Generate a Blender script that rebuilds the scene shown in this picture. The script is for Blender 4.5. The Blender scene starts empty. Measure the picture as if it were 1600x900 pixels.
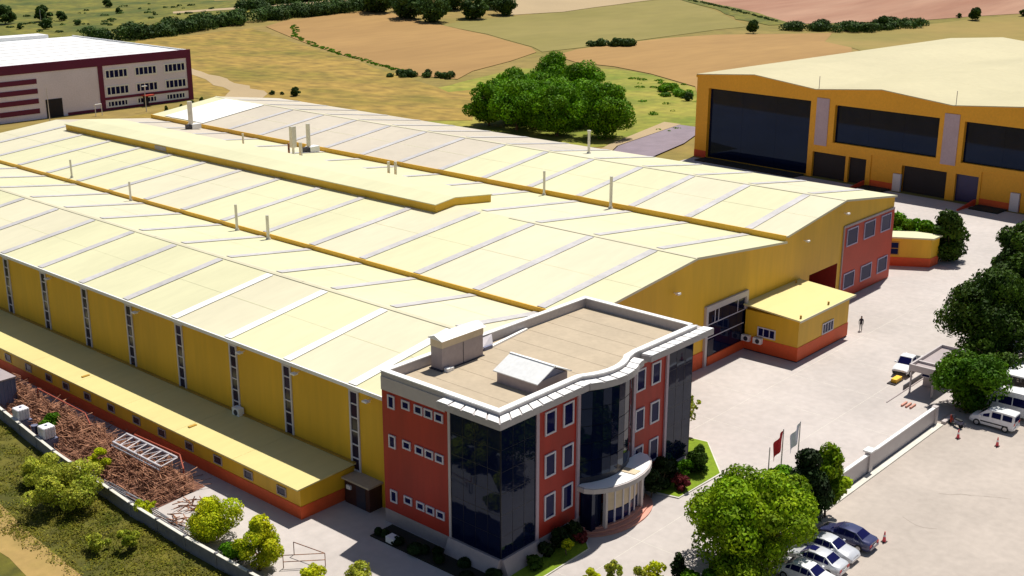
import bpy, bmesh, math, random
import numpy as np
from mathutils import Vector, Matrix
from mathutils.geometry import delaunay_2d_cdt
R = math.radians
scene = bpy.context.scene
COL = scene.collection

# ------------------------------------------------------------------ camera
cam = bpy.data.objects.new('camera', bpy.data.cameras.new('camera'))
COL.objects.link(cam)
cam.data.sensor_width = 36.0
cam.data.lens = 1884.3 / 1600 * 36.0
cam.data.clip_start = 0.5
cam.data.clip_end = 6000
cam.location = (-62.80, -65.94, 47.0)
yaw, pitch, roll = R(48.357), R(17.248), R(0.07)
fw = Vector((math.sin(yaw) * math.cos(pitch), math.cos(yaw) * math.cos(pitch), -math.sin(pitch)))
rt = Vector((math.cos(yaw), -math.sin(yaw), 0))
up = rt.cross(fw)
rt2 = math.cos(roll) * rt + math.sin(roll) * up
up2 = -math.sin(roll) * rt + math.cos(roll) * up
cam.rotation_euler = Matrix((rt2, up2, -fw)).transposed().to_euler()
scene.camera = cam

# ------------------------------------------------------------------ light
SUN = Vector((0.466, 0.109, 1.0)).normalized()
world = bpy.data.worlds.new('World')
scene.world = world
world.use_nodes = True
nt = world.node_tree
sky = nt.nodes.new('ShaderNodeTexSky')
sky.sky_type = 'NISHITA'
sky.sun_disc = False
sky.sun_elevation = math.asin(SUN.z)
sky.sun_rotation = math.atan2(SUN.x, SUN.y)
sky.air_density = 1.0
sky.dust_density = 1.0
nt.links.new(sky.outputs[0], nt.nodes['Background'].inputs[0])
nt.nodes['Background'].inputs[1].default_value = 0.055
sun = bpy.data.objects.new('sun', bpy.data.lights.new('sun', 'SUN'))
COL.objects.link(sun)
sun.data.energy = 4.4
sun.data.angle = R(0.53)
sun.data.color = (1.0, 0.955, 0.87)
sun.rotation_euler = SUN.to_track_quat('Z', 'Y').to_euler()
sun.location = (0, 0, 120)
scene.view_settings.view_transform = 'Standard'
scene.view_settings.look = 'None'
scene.view_settings.gamma = 1
scene.view_settings.use_curve_mapping = False
scene.view_settings.exposure = 0.38

# ------------------------------------------------------------------ materials
def mat(name, col, rough=0.6, var=0.12, scale=0.25, fine=0.06, fscale=3.0, bump=0.0, bscale=6.0,
        spec=0.4, metal=0.0, stretch=(1, 1, 1), col2=None, lo=0.35, hi=0.65, coat=0.0, transl=0.0, attr=False):
    m = bpy.data.materials.new(name)
    m.use_nodes = True
    t = m.node_tree
    b = t.nodes['Principled BSDF']
    b.inputs['Roughness'].default_value = rough
    b.inputs['Specular IOR Level'].default_value = spec
    b.inputs['Metallic'].default_value = metal
    b.inputs['Coat Weight'].default_value = coat
    geo = t.nodes.new('ShaderNodeNewGeometry')
    mp = t.nodes.new('ShaderNodeMapping')
    mp.inputs['Scale'].default_value = stretch
    t.links.new(geo.outputs['Position'], mp.inputs[0])
    n1 = t.nodes.new('ShaderNodeTexNoise')
    n1.inputs['Scale'].default_value = scale
    n1.inputs['Detail'].default_value = 5
    n1.inputs['Roughness'].default_value = 0.6
    t.links.new(mp.outputs[0], n1.inputs['Vector'])
    rp = t.nodes.new('ShaderNodeValToRGB')
    rp.color_ramp.elements[0].position = lo
    rp.color_ramp.elements[1].position = hi
    c2 = col2 if col2 else tuple(min(1, c * (1 + var)) for c in col)
    c1 = tuple(c * (1 - var) for c in col) if not col2 else col
    rp.color_ramp.elements[0].color = (*c1, 1)
    rp.color_ramp.elements[1].color = (*c2, 1)
    t.links.new(n1.outputs[0], rp.inputs[0])
    n2 = t.nodes.new('ShaderNodeTexNoise')
    n2.inputs['Scale'].default_value = fscale
    n2.inputs['Detail'].default_value = 4
    t.links.new(mp.outputs[0], n2.inputs['Vector'])
    mr = t.nodes.new('ShaderNodeMapRange')
    mr.inputs['From Min'].default_value = 0.3
    mr.inputs['From Max'].default_value = 0.7
    mr.inputs['To Min'].default_value = 1 - fine
    mr.inputs['To Max'].default_value = 1 + fine
    t.links.new(n2.outputs[0], mr.inputs[0])
    mx = t.nodes.new('ShaderNodeMix')
    mx.data_type = 'RGBA'
    mx.blend_type = 'MULTIPLY'
    mx.inputs[0].default_value = 1
    t.links.new(rp.outputs[0], mx.inputs[6])
    t.links.new(mr.outputs[0], mx.inputs[7])
    out = mx.outputs[2]
    if attr:
        at = t.nodes.new('ShaderNodeAttribute')
        at.attribute_name = 'tint'
        m2 = t.nodes.new('ShaderNodeMix')
        m2.data_type = 'RGBA'
        m2.blend_type = 'MULTIPLY'
        m2.inputs[0].default_value = 1
        t.links.new(out, m2.inputs[6])
        t.links.new(at.outputs['Color'], m2.inputs[7])
        out = m2.outputs[2]
    t.links.new(out, b.inputs['Base Color'])
    if bump:
        n3 = t.nodes.new('ShaderNodeTexNoise')
        n3.inputs['Scale'].default_value = bscale
        n3.inputs['Detail'].default_value = 4
        t.links.new(mp.outputs[0], n3.inputs['Vector'])
        bp = t.nodes.new('ShaderNodeBump')
        bp.inputs['Strength'].default_value = bump
        bp.inputs['Distance'].default_value = 0.1
        t.links.new(n3.outputs[0], bp.inputs['Height'])
        t.links.new(bp.outputs[0], b.inputs['Normal'])
    if transl:
        tr = t.nodes.new('ShaderNodeBsdfTranslucent')
        t.links.new(out, tr.inputs[0])
        ms = t.nodes.new('ShaderNodeMixShader')
        ms.inputs[0].default_value = transl
        t.links.new(b.outputs[0], ms.inputs[1])
        t.links.new(tr.outputs[0], ms.inputs[2])
        t.links.new(ms.outputs[0], t.nodes['Material Output'].inputs[0])
    return m

M = {}
M['roof'] = mat('cream_roof_sheet', (0.62, 0.595, 0.375), 0.5, 0.05, 0.06, 0.03, 0.9, stretch=(0.35, 1.4, 1), spec=0.3)
M['roof_old'] = mat('cream_roof_sheet_weathered', (0.625, 0.58, 0.41), 0.5, 0.05, 0.06, 0.03, 0.9, stretch=(0.35, 1.4, 1), spec=0.3)
M['roofdull'] = mat('dull_cream_sheet', (0.50, 0.445, 0.27), 0.55, 0.06, 0.04, 0.03, 0.9, spec=0.25)
M['roofmauve'] = mat('weathered_mauve_sheet', (0.54, 0.475, 0.375), 0.5, 0.06, 0.06, 0.03, 0.9, spec=0.3)
M['stripsheen'] = mat('sheen_translucent_sheet', (0.84, 0.83, 0.82), 0.35, 0.04, 0.3, 0.03, 2.0, spec=0.6)  # same rooflight sheet, whitened to paint in the sun's reflection
M['strip'] = mat('translucent_roof_sheet', (0.50, 0.475, 0.465), 0.45, 0.10, 0.3, 0.08, 2.0, spec=0.7)
M['whitesheet'] = mat('white_roof_sheet', (0.86, 0.85, 0.80), 0.4, 0.04, 0.2)
M['yellow'] = mat('yellow_wall_cladding', (0.70, 0.40, 0.018), 0.5, 0.08, 0.22, 0.045, 1.6, stretch=(1, 1, 0.14))
M['orange'] = mat('orange_red_plinth_paint', (0.66, 0.095, 0.022), 0.6, 0.08, 0.3, 0.05)
M['redwall'] = mat('brick_red_render', (0.37, 0.024, 0.012), 0.55, 0.12, 0.35, 0.08, 1.5, stretch=(1, 1, .18))
M['redpanel'] = mat('coral_red_cladding', (0.47, 0.048, 0.022), 0.55, 0.06, 0.3, 0.04)
M['cladding'] = mat('pale_grey_cladding', (0.48, 0.43, 0.42), 0.45, 0.05, 0.3, 0.03)
M['white'] = mat('white_paint', (0.82, 0.81, 0.79), 0.45, 0.04, 0.5, 0.03)
M['tile'] = mat('white_canopy_sheet', (0.88, 0.87, 0.85), 0.35, 0.03, 0.5, 0.02)
M['frame'] = mat('white_window_frame', (0.56, 0.53, 0.58), 0.4, 0.03, 0.5, 0.02)
M['deck'] = mat('tan_roof_deck', (0.425, 0.345, 0.245), 0.85, 0.07, 0.25, 0.05, 2.5)
M['darkframe'] = mat('dark_metal_frame', (0.03, 0.03, 0.045), 0.4)
M['trim'] = mat('brown_eave_trim', (0.42, 0.24, 0.03), 0.5)
M['goldtrim'] = mat('golden_flashing', (0.74, 0.42, 0.03), 0.45, 0.06, 0.3)
M['dark'] = mat('dark_interior_and_shadow', (0.02, 0.016, 0.02), 0.8)
M['darkred'] = mat('dark_red_interior_wall', (0.30, 0.03, 0.02), 0.7)
M['concrete'] = mat('yard_concrete', (0.455, 0.41, 0.385), 0.85, 0.09, 0.07, 0.06, 1.2, bump=0.1, bscale=9)
M['parking'] = mat('parking_asphalt_pale', (0.405, 0.35, 0.305), 0.88, 0.09, 0.10, 0.06, 1.4, bump=0.1, bscale=9)
M['kerb'] = mat('kerb_stone', (0.60, 0.57, 0.50), 0.8, 0.08, 0.6)
M['wallgrey'] = mat('boundary_concrete', (0.19, 0.185, 0.20), 0.85, 0.15, 0.4, 0.1)
M['purple'] = mat('maroon_cladding', (0.13, 0.002, 0.045), 0.45, 0.06, 0.3)
M['palepurple'] = mat('pale_lilac_cladding', (0.80, 0.72, 0.82), 0.45, 0.05, 0.1)
M['roofgrey'] = mat('pale_grey_membrane', (0.74, 0.74, 0.73), 0.5, 0.05, 0.05)
M['amber'] = mat('amber_wall_cladding', (0.72, 0.335, 0.016), 0.5, 0.05, 0.1)
M['lilac'] = mat('lilac_pilaster', (0.42, 0.32, 0.37), 0.5, 0.05, 0.2)
M['steel'] = mat('galvanised_pipe', (0.62, 0.58, 0.50), 0.4, 0.08, 0.6, metal=0.3)
M['rust'] = mat('rusty_steel', (0.12, 0.04, 0.018), 0.8, 0.4, 1.1, 0.5, 5.0, col2=(0.42, 0.20, 0.11), lo=.4, hi=.6)
M['rail'] = mat('red_oxide_paint', (0.40, 0.08, 0.04), 0.6)
M['galv'] = mat('galvanised_steel', (0.62, 0.57, 0.58), 0.4, metal=0.2)
M['plastic'] = mat('white_tank_plastic', (0.78, 0.75, 0.78), 0.5, 0.05)
M['bluegrey'] = mat('blue_grey_paint', (0.16, 0.17, 0.26), 0.6)
M['tyre'] = mat('tyre_rubber', (0.018, 0.018, 0.02), 0.8)
M['rim'] = mat('wheel_rim', (0.5, 0.5, 0.52), 0.3, metal=0.6)
M['carwhite'] = mat('white_car_paint', (0.80, 0.80, 0.81), 0.25, 0.02, coat=0.6)
M['carsilver'] = mat('silver_car_paint', (0.62, 0.63, 0.66), 0.28, 0.03, metal=0.25, coat=0.7)
M['cardark'] = mat('dark_blue_car_paint', (0.045, 0.05, 0.13), 0.25, 0.03, metal=0.2, coat=0.8)
M['black'] = mat('black_plastic', (0.015, 0.015, 0.017), 0.5)
M['redlight'] = mat('red_tail_lamp', (0.6, 0.02, 0.03), 0.2)
M['lamp'] = mat('clear_lamp_glass', (0.75, 0.75, 0.78), 0.15)
M['flagred'] = mat('red_flag_cloth', (0.72, 0.015, 0.03), 0.7)
M['flagwhite'] = mat('pale_flag_cloth', (0.78, 0.76, 0.86), 0.7)
M['cone'] = mat('pink_red_plastic', (0.80, 0.08, 0.10), 0.5)
M['step'] = mat('pink_stone_step', (0.58, 0.27, 0.20), 0.7)
M['yellowpaint'] = mat('yellow_barrier_paint', (0.85, 0.48, 0.02), 0.5)
M['cloth'] = mat('dark_clothing', (0.02, 0.02, 0.03), 0.8)
M['skin'] = mat('skin', (0.42, 0.24, 0.16), 0.6)
M['bluedoor'] = mat('deep_blue_door', (0.015, 0.018, 0.10), 0.4)
M['trunk'] = mat('bark', (0.10, 0.07, 0.045), 0.9, 0.3, 2.0)
M['soil'] = mat('bare_soil', (0.40, 0.27, 0.12), 0.95, 0.15, 0.3)
M['rustsoil'] = mat('rusty_soil', (0.16, 0.07, 0.045), 0.95, 0.3, 0.6, 0.2)
M['soilshade'] = mat('humus_and_shade', (0.02, 0.018, 0.012), 0.95)  # bed soil; its near-black also paints shade beside the office
M['shedroof'] = mat('yellowish_roof_sheet', (0.64, 0.545, 0.235), 0.5, 0.05, 0.06, 0.03, 0.9, stretch=(0.35, 1.4, 1), spec=0.3)
M['brown'] = mat('dark_brown_cladding', (0.05, 0.016, 0.012), 0.6)
M['greenmeadow'] = mat('lush_meadow', (0.15, 0.18, 0.012), 0.95, 0, 0.05, 0.22, 0.35, col2=(0.29, 0.25, 0.035), lo=.38, hi=.66)
M['fascia'] = mat('grey_fascia_sheet', (0.42, 0.385, 0.38), 0.5, 0.06, 0.3)
M['crack'] = mat('crack_filler', (0.31, 0.265, 0.225), 0.9)
M['lilacframe'] = mat('lilac_window_frame', (0.36, 0.32, 0.46), 0.4)
M['curtainframe'] = mat('black_glazing_bar', (0.006, 0.008, 0.02), 0.3)
M['beige'] = mat('beige_panel', (0.62, 0.50, 0.34), 0.6)
M['mauve'] = mat('mauve_grey_panel', (0.36, 0.30, 0.30), 0.5, 0.06)
def glass(name, col, rough=0.03, spec=0.7):
    m = mat(name, col, rough, 0.1, 0.3, 0.0, spec=spec)
    m.node_tree.nodes['Principled BSDF'].inputs['IOR'].default_value = 1.45
    m.node_tree.nodes['Principled BSDF'].inputs['Specular Tint'].default_value = (0.42, 0.62, 1.0, 1)
    return m
M['glass'] = glass('dark_blue_glass', (0.003, 0.006, 0.026), 0.03, 0.3)
M['winglass'] = glass('window_glass', (0.008, 0.009, 0.06), 0.05, 0.10)
M['stripglass'] = glass('smoky_window_glass', (0.022, 0.012, 0.03), 0.12, 0.3)
def leafmat(name, c1, c2, transl=0.25):
    return mat(name, c1, 0.62, 0, 0.35, 0.2, 2.0, col2=c2, transl=transl, attr=True, spec=0.1)
M['leaf'] = leafmat('leaf_mid', (0.06, 0.175, 0.003), (0.13, 0.28, 0.006))
M['leafmid'] = leafmat('leaf_mid_dark', (0.035, 0.105, 0.003), (0.08, 0.175, 0.006))
M['leafwillow'] = leafmat('leaf_willow', (0.14, 0.26, 0.005), (0.25, 0.36, 0.010), 0.3)
M['leafdark'] = leafmat('leaf_dark', (0.022, 0.055, 0.005), (0.06, 0.115, 0.008), 0.15)
M['leafblack'] = leafmat('leaf_conifer_and_shade', (0.010, 0.022, 0.006), (0.02, 0.042, 0.008), 0.05)
M['leafyellow'] = leafmat('leaf_yellow_green', (0.34, 0.44, 0.008), (0.56, 0.58, 0.02), 0.35)
M['leafpale'] = leafmat('leaf_pale', (0.25, 0.31, 0.025), (0.46, 0.48, 0.06), 0.3)
M['leafhedge'] = leafmat('leaf_hedge', (0.028, 0.065, 0.016), (0.065, 0.115, 0.02), 0.15)
M['leafred'] = leafmat('leaf_red', (0.10, 0.012, 0.02), (0.16, 0.03, 0.03), 0.15)
M['grassblade'] = leafmat('grass_blade', (0.085, 0.105, 0.006), (0.20, 0.18, 0.02), 0.2)

# ------------------------------------------------------------------ object helpers
ORG = {}
def setp(o, label=None, cat=None, group=None, kind=None):
    if label: o['label'] = label
    if cat: o['category'] = cat
    if group: o['group'] = group
    if kind: o['kind'] = kind
    return o
def thing(name, label, cat, loc=(0, 0, 0), rotz=0.0, group=None):
    o = bpy.data.objects.new(name, None)
    o.empty_display_size = 0.5
    COL.objects.link(o)
    o.location = loc
    o.rotation_euler = (0, 0, rotz)
    ORG[o] = Vector(loc) if rotz == 0.0 else Vector((0, 0, 0))
    return setp(o, label, cat, group)
class MB:
    def __init__(s): s.v, s.f = [], []
    def quad(s, *p):
        n = len(s.v); s.v += [tuple(q) for q in p]; s.f.append(tuple(range(n, n + len(p)))); return s
    poly = quad
    def box(s, x0, x1, y0, y1, z0, z1):
        n = len(s.v)
        s.v += [(x0, y0, z0), (x1, y0, z0), (x1, y1, z0), (x0, y1, z0), (x0, y0, z1), (x1, y0, z1), (x1, y1, z1), (x0, y1, z1)]
        s.f += [tuple(n + i for i in q) for q in ((3, 2, 1, 0), (4, 5, 6, 7), (0, 1, 5, 4), (1, 2, 6, 5), (2, 3, 7, 6), (3, 0, 4, 7))]
        return s
    def fbox(s, O, u, n, u0, u1, n0, n1, z0, z1):
        O, u, n = Vector(O), Vector(u), Vector(n); k = len(s.v)
        for z in (z0, z1):
            for a, b in ((u0, n0), (u1, n0), (u1, n1), (u0, n1)):
                s.v.append(tuple(O + u * a + n * b + Vector((0, 0, z))))
        s.f += [tuple(k + i for i in q) for q in ((3, 2, 1, 0), (4, 5, 6, 7), (0, 1, 5, 4), (1, 2, 6, 5), (2, 3, 7, 6), (3, 0, 4, 7))]
        return s
    def prism(s, pts, z0, z1):
        n = len(s.v); k = len(pts)
        s.v += [(x, y, z0) for x, y in pts] + [(x, y, z1) for x, y in pts]
        s.f.append(tuple(range(n + k - 1, n - 1, -1))); s.f.append(tuple(range(n + k, n + 2 * k)))
        for i in range(k):
            j = (i + 1) % k; s.f.append((n + i, n + j, n + k + j, n + k + i))
        return s
    def extrude(s, pts, vec):
        n = len(s.v); k = len(pts); vec = Vector(vec)
        s.v += [tuple(p) for p in pts] + [tuple(Vector(p) + vec) for p in pts]
        s.f.append(tuple(range(n, n + k))); s.f.append(tuple(range(n + 2 * k - 1, n + k - 1, -1)))
        for i in range(k):
            j = (i + 1) % k; s.f.append((n + i, n + k + i, n + k + j, n + j))
        return s
    def tube(s, p0, p1, r0, r1=None, n=8, caps=True):
        r1 = r0 if r1 is None else r1
        p0, p1 = Vector(p0), Vector(p1); d = (p1 - p0).normalized()
        a = d.orthogonal().normalized(); b = d.cross(a); k = len(s.v)
        for P, r in ((p0, r0), (p1, r1)):
            for i in range(n):
                t = 2 * math.pi * i / n
                s.v.append(tuple(P + a * (r * math.cos(t)) + b * (r * math.sin(t))))
        for i in range(n):
            j = (i + 1) % n; s.f.append((k + i, k + j, k + n + j, k + n + i))
        if caps:
            s.f.append(tuple(range(k + n - 1, k - 1, -1))); s.f.append(tuple(range(k + n, k + 2 * n)))
        return s
    def build(s, name, m, parent=None, smooth=False, angle=40, label=None, cat=None, group=None, kind=None, loc=None):
        me = bpy.data.meshes.new(name)
        if parent is not None:
            o0 = ORG.get(parent, Vector((0, 0, 0)))
        else:
            o0 = Vector(loc) if loc else Vector((0, 0, 0))
        me.from_pydata([(v[0] - o0.x, v[1] - o0.y, v[2] - o0.z) for v in s.v], [], s.f)
        me.materials.append(m)
        me.validate()
        if smooth:
            me.polygons.foreach_set('use_smooth', [True] * len(me.polygons))
            me.set_sharp_from_angle(angle=R(angle))
        o = bpy.data.objects.new(name, me)
        COL.objects.link(o)
        if parent is not None: o.parent = parent
        elif loc: o.location = loc
        ORG[o] = o0
        return setp(o, label, cat, group, kind)
_cache = {}
def inst(key, name, parent, pos, mk, m):
    """an alike piece: shares its mesh with the others of the same key; pos in the thing's own coordinates"""
    if key not in _cache:
        mb = mk(); me = bpy.data.meshes.new(name)
        me.from_pydata(mb.v, [], mb.f); me.materials.append(m); _cache[key] = me
    o = bpy.data.objects.new(name, _cache[key]); COL.objects.link(o)
    o.parent = parent; o.location = Vector(pos) - ORG[parent]
    ORG[o] = Vector(pos)
    return o
def window(parent, pos, u, n, w, h, nm=1, nh=1, fr=0.1, fm='frame', gm='winglass', name='window', deep=0.1):
    u, n = Vector(u), Vector(n)
    O = Vector((0, 0, 0)); key = (name, tuple(u), tuple(n), round(w, 2), round(h, 2), nm, nh, fr, fm, gm)
    def mkf():
        b = MB()
        b.fbox(O, u, n, 0, fr, 0, deep, 0, h).fbox(O, u, n, w - fr, w, 0, deep, 0, h)
        b.fbox(O, u, n, fr, w - fr, 0, deep - .003, 0, fr).fbox(O, u, n, fr, w - fr, 0, deep - .003, h - fr, h)
        for i in range(1, nm):
            x = w * i / nm; b.fbox(O, u, n, x - fr * .35, x + fr * .35, 0, deep - .02, fr, h - fr)
        for i in range(1, nh):
            z = h * i / nh; b.fbox(O, u, n, fr, w - fr, 0, deep - .026, z - fr * .35, z + fr * .35)
        return b
    f = inst(key, name, parent, pos, mkf, M[fm])
    inst(key + ('p',), 'pane', f, pos, lambda: MB().fbox(O, u, n, fr * .5, w - fr * .5, 0.01, 0.04, fr * .5, h - fr * .5), M[gm])
    return f
def copy_tree(o, parent=None):
    c = o.copy(); COL.objects.link(c)
    if parent: c.parent = parent
    for ch in list(o.children): copy_tree(ch, c)
    return c

# ------------------------------------------------------------------ ground
def H(x, y):
    r = math.hypot(x - 60, y - 60); s = max(0, min(1, (r - 240) / 220)); s = s * s * (3 - 2 * s)
    return s * (5 + 6 * math.sin(x / 95 + 1) * math.sin(y / 80) + 5 * math.sin((x + y) / 140))
M['dryland'] = mat('dry_grassland', (0.172, 0.142, 0.022), 0.95, 0, 0.016, 0.16, 0.22, col2=(0.249, 0.172, 0.043), lo=0.38, hi=0.62)
M['greenland'] = mat('green_grassland', (0.055, 0.075, 0.004), 0.95, 0, 0.04, 0.34, 0.3, col2=(0.19, 0.165, 0.018), lo=0.36, hi=0.68)
M['weeds'] = mat('weedy_grass', (0.055, 0.06, 0.004), 0.95, 0, 0.16, 0.3, 0.9, col2=(0.13, 0.11, 0.010), bump=0.6, bscale=2.5)
M['tanfield'] = mat('ripe_tan_field', (0.285, 0.162, 0.050), 0.95, 0, 0.015, 0.05, 0.12, col2=(0.335, 0.195, 0.062), stretch=(0.5, 2, 1))
M['olivefield'] = mat('olive_green_field', (0.194, 0.163, 0.036), 0.95, 0, 0.018, 0.06, 0.1, col2=(0.232, 0.189, 0.050), stretch=(0.6, 1.6, 1))
M['goldfield'] = mat('golden_meadow', (0.29, 0.185, 0.034), 0.95, 0, 0.045, 0.32, 0.3, col2=(0.17, 0.135, 0.014), stretch=(1, 0.6, 1), lo=.42, hi=.66)
M['pinkfield'] = mat('pinkish_bare_field', (0.275, 0.129, 0.077), 0.95, 0, 0.014, 0.06, 0.08, col2=(0.361, 0.202, 0.129), stretch=(0.4, 2.2, 1))
M['palefield'] = mat('pale_stubble_field', (0.370, 0.275, 0.155), 0.95, 0.06, 0.03)
M['ygfield'] = mat('yellow_green_field', (0.267, 0.189, 0.047), 0.95, 0, 0.02, 0.06, 0.12, col2=(0.211, 0.168, 0.034))
M['lawn'] = mat('mown_lawn', (0.16, 0.24, 0.006), 0.95, 0.12, 0.5, 0.15, 4, bump=0.3, bscale=12)
M['road'] = mat('grey_road', (0.22, 0.175, 0.205), 0.9, 0.1, 0.2)
M['track'] = mat('dirt_track', (0.34, 0.225, 0.075), 0.95, 0, 0.2, 0.1, 1.0, col2=(0.26, 0.19, 0.05), lo=.4, hi=.7)

def grid_ground():
    xs = np.concatenate([np.linspace(-900, -150, 16), np.linspace(-120, 700, 83), np.linspace(760, 3200, 25)])
    ys = np.concatenate([np.linspace(-1200, -150, 16), np.linspace(-120, 760, 89), np.linspace(820, 3200, 25)])
    b = MB()
    for y in ys:
        for x in xs: b.v.append((x, y, H(x, y)))
    nx = len(xs)
    for j in range(len(ys) - 1):
        for i in range(nx - 1):
            a = j * nx + i; b.f.append((a, a + 1, a + nx + 1, a + nx))
    return b.build('ground', M['dryland'], smooth=True, kind='structure')
grid_ground()
def drape(name, pts, m, dz=0.15, step=9.0, wob=0.0, seed=1):
    rnd = random.Random(seed)
    bp = []
    for i in range(len(pts)):
        a, b_ = Vector(pts[i]), Vector(pts[(i + 1) % len(pts)])
        k = max(1, int((b_ - a).length / step))
        for j in range(k):
            q = a.lerp(b_, j / k)
            bp.append(Vector((q.x + rnd.uniform(-wob, wob), q.y + rnd.uniform(-wob, wob))))
    n = len(bp); inner = []
    x0, x1 = min(q.x for q in bp), max(q.x for q in bp); y0, y1 = min(q.y for q in bp), max(q.y for q in bp)
    x = x0 + step / 2
    while x < x1:
        y = y0 + step / 2
        while y < y1:
            inner.append(Vector((x + 0.13 * step * math.sin(y), y))); y += step
        x += step
    vs, es, fs, *_ = delaunay_2d_cdt(bp + inner, [(i, (i + 1) % n) for i in range(n)], [list(range(n))], 1, 1e-4)
    b = MB(); b.v = [(v.x, v.y, H(v.x, v.y) + .04 + dz * .22) for v in vs]; b.f = [tuple(f) for f in fs]
    return b.build(name, m, smooth=True, kind='structure')
drape('hillside', [(110, 330), (177, 334), (195, 357), (235, 365), (262, 376), (300, 372), (335, 362), (352, 372), (346, 412), (310, 470), (420, 640), (300, 780), (60, 620)], M['greenland'], 0.35)
drape('meadow', [(177, 334), (195, 357), (216, 352), (230, 355), (246, 352), (233, 317), (214, 264), (194, 215), (183, 187), (174, 168), (183, 167), (144, 130), (111, 166), (87, 193), (120, 205), (122, 285)], M['goldfield'], 0.5, wob=1)
drape('crop_field', [(253, 353), (270, 362), (289, 361), (311, 360), (320, 353), (311, 327), (307, 303), (297, 268), (276, 226), (266, 215), (240, 204), (212, 195), (195, 185), (192, 203), (204, 226), (213, 256), (229, 297)], M['tanfield'], 0.65)
drape('crop_field', [(262, 203), (282, 210), (307, 211), (343, 213), (374, 209), (391, 201), (425, 183), (382, 164), (363, 143), (243, 83), (215, 114), (229, 124), (244, 150), (251, 169), (252, 186)], M['tanfield'], 0.65)
drape('crop_field', [(307, 303), (322, 306), (353, 304), (384, 300), (431, 305), (487, 313), (494, 309), (460, 264), (419, 221), (394, 222), (348, 217), (308, 212), (286, 213), (268, 214), (278, 227), (299, 269)], M['olivefield'], 0.5)
drape('crop_field', [(356, 307), (403, 350), (500, 345), (494, 318), (434, 307), (386, 301)], M['palefield'], 0.5)
drape('crop_field', [(505, 330), (640, 300), (700, 160), (547, 130), (516, 158), (494, 173), (481, 186), (464, 200), (441, 217), (462, 250)], M['pinkfield'], 0.5)
drape('crop_field', [(425, 183), (452, 173), (477, 166), (508, 155), (545, 129), (399, 60), (295, 85), (363, 143), (382, 164)], M['ygfield'], 0.4)
drape('meadow', [(247, 166), (242, 148), (227, 123), (213, 112), (240, 60), (171, 86), (145, 82), (125, 95), (134, 135), (165, 175), (193, 180), (225, 190)], M['greenmeadow'], 0.25, wob=1)
drape('verge', [(500, 318), (462, 262), (440, 240), (432, 218), (445, 213), (470, 246), (512, 322)], M['greenland'], 0.75, wob=1)
drape('dirt_track', [(259, 430), (277, 420), (298, 405), (325, 394), (336, 388), (340, 395), (330, 404), (304, 413), (282, 427), (264, 438)], M['palefield'], 0.8, 6)
drape('dirt_track', [(159, 274), (151, 243), (139, 202), (128, 192), (118, 196), (135, 215), (146, 246)], M['palefield'], 0.75, 6, wob=1)
# site sheets
def sheet(name, pts, z, m, kind='structure'):
    return MB().poly(*[(x, y, z) for x, y in pts]).build(name, m, kind=kind)
sheet('grassland', [(-140, -160), (-17.2, -160), (-17.2, -20), (-17.4, 10), (-16.8, 24), (-14.6, 42), (-12.5, 64), (-8, 100), (-30, 220), (-140, 220)], 0.012, M['weeds'])
sheet('dirt_track', [(-60, 60), (-22.8, 31.5), (-24.3, 19), (-24.9, 10), (-25.3, -10), (-25.6, -60), (-30, -60), (-29.5, -10), (-28.3, 8), (-27.2, 17), (-27.5, 24)], 0.03, M['track'])
sheet('yard', [(-17.2, -25.3), (131.5, -25.3), (131.5, 67), (118, 130), (100, 150), (-8, 150), (-12.5, 64), (-14.6, 42), (-16.8, 24), (-17.4, 10), (-17.2, -20)], 0.02, M['concrete'])
sheet('parking_lot', [(-17.2, -140), (150, -140), (150, -25.1), (-17.2, -25.1)], 0.036, M['parking'])
sheet('apron', [(131.0, 66.5), (141.5, 66.5), (131.0, -70), (131.0, -25.1)], 0.028, M['concrete'])
sheet('apron', [(141.6, 66.5), (131.1, -70), (131.05, -70)], 0.016, M['concrete'])
sheet('road', [(128, 78.5), (140, 84.5), (171, 90), (171, 83), (152, 76), (134, 72)], 0.3, M['road'])
sheet('road_verge', [(126, 82), (140, 87), (172, 95), (172, 90.3), (140, 84.8), (128, 78.8)], 0.29, M['palefield'])
# expansion joints in the yard slab, thin real grooves filled with darker sealant
jb = MB()
for k in range(0, 17):
    x = -9 + 8.0 * k
    if x < 20: y0, y1 = -25, -13.5
    else: y0, y1 = -25, -0.3
    jb.quad((x, y0, .0235), (x + .035, y0, .0235), (x + .035, y1, .0235), (x, y1, .0235))
for y in (-17.5, -8.5):
    jb.quad((24 if y > -13 else -16, y, .0236), (130, y, .0236), (130, y + .035, .0236), (24 if y > -13 else -16, y + .035, .0236))
jb.build('slab_joint', M['kerb'], kind='structure')
cb = MB()
rnd = random.Random(5)
for (x, y, a, n) in ((30.5, -31.5, -1.25, 7), (24.5, -31, -1.7, 4)):
    p = Vector((x, y))
    for i in range(n):
        a += rnd.uniform(-.5, .5); q = p + Vector((math.cos(a), math.sin(a))) * rnd.uniform(.5, 1.1)
        d = (q - p).normalized(); s = Vector((-d.y, d.x)) * rnd.uniform(.03, .07)
        cb.quad((p.x - s.x, p.y - s.y, .040), (q.x - s.x, q.y - s.y, .040), (q.x + s.x, q.y + s.y, .040), (p.x + s.x, p.y + s.y, .040)); p = q
cb.build('asphalt_crack', M['crack'], kind='structure')
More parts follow.
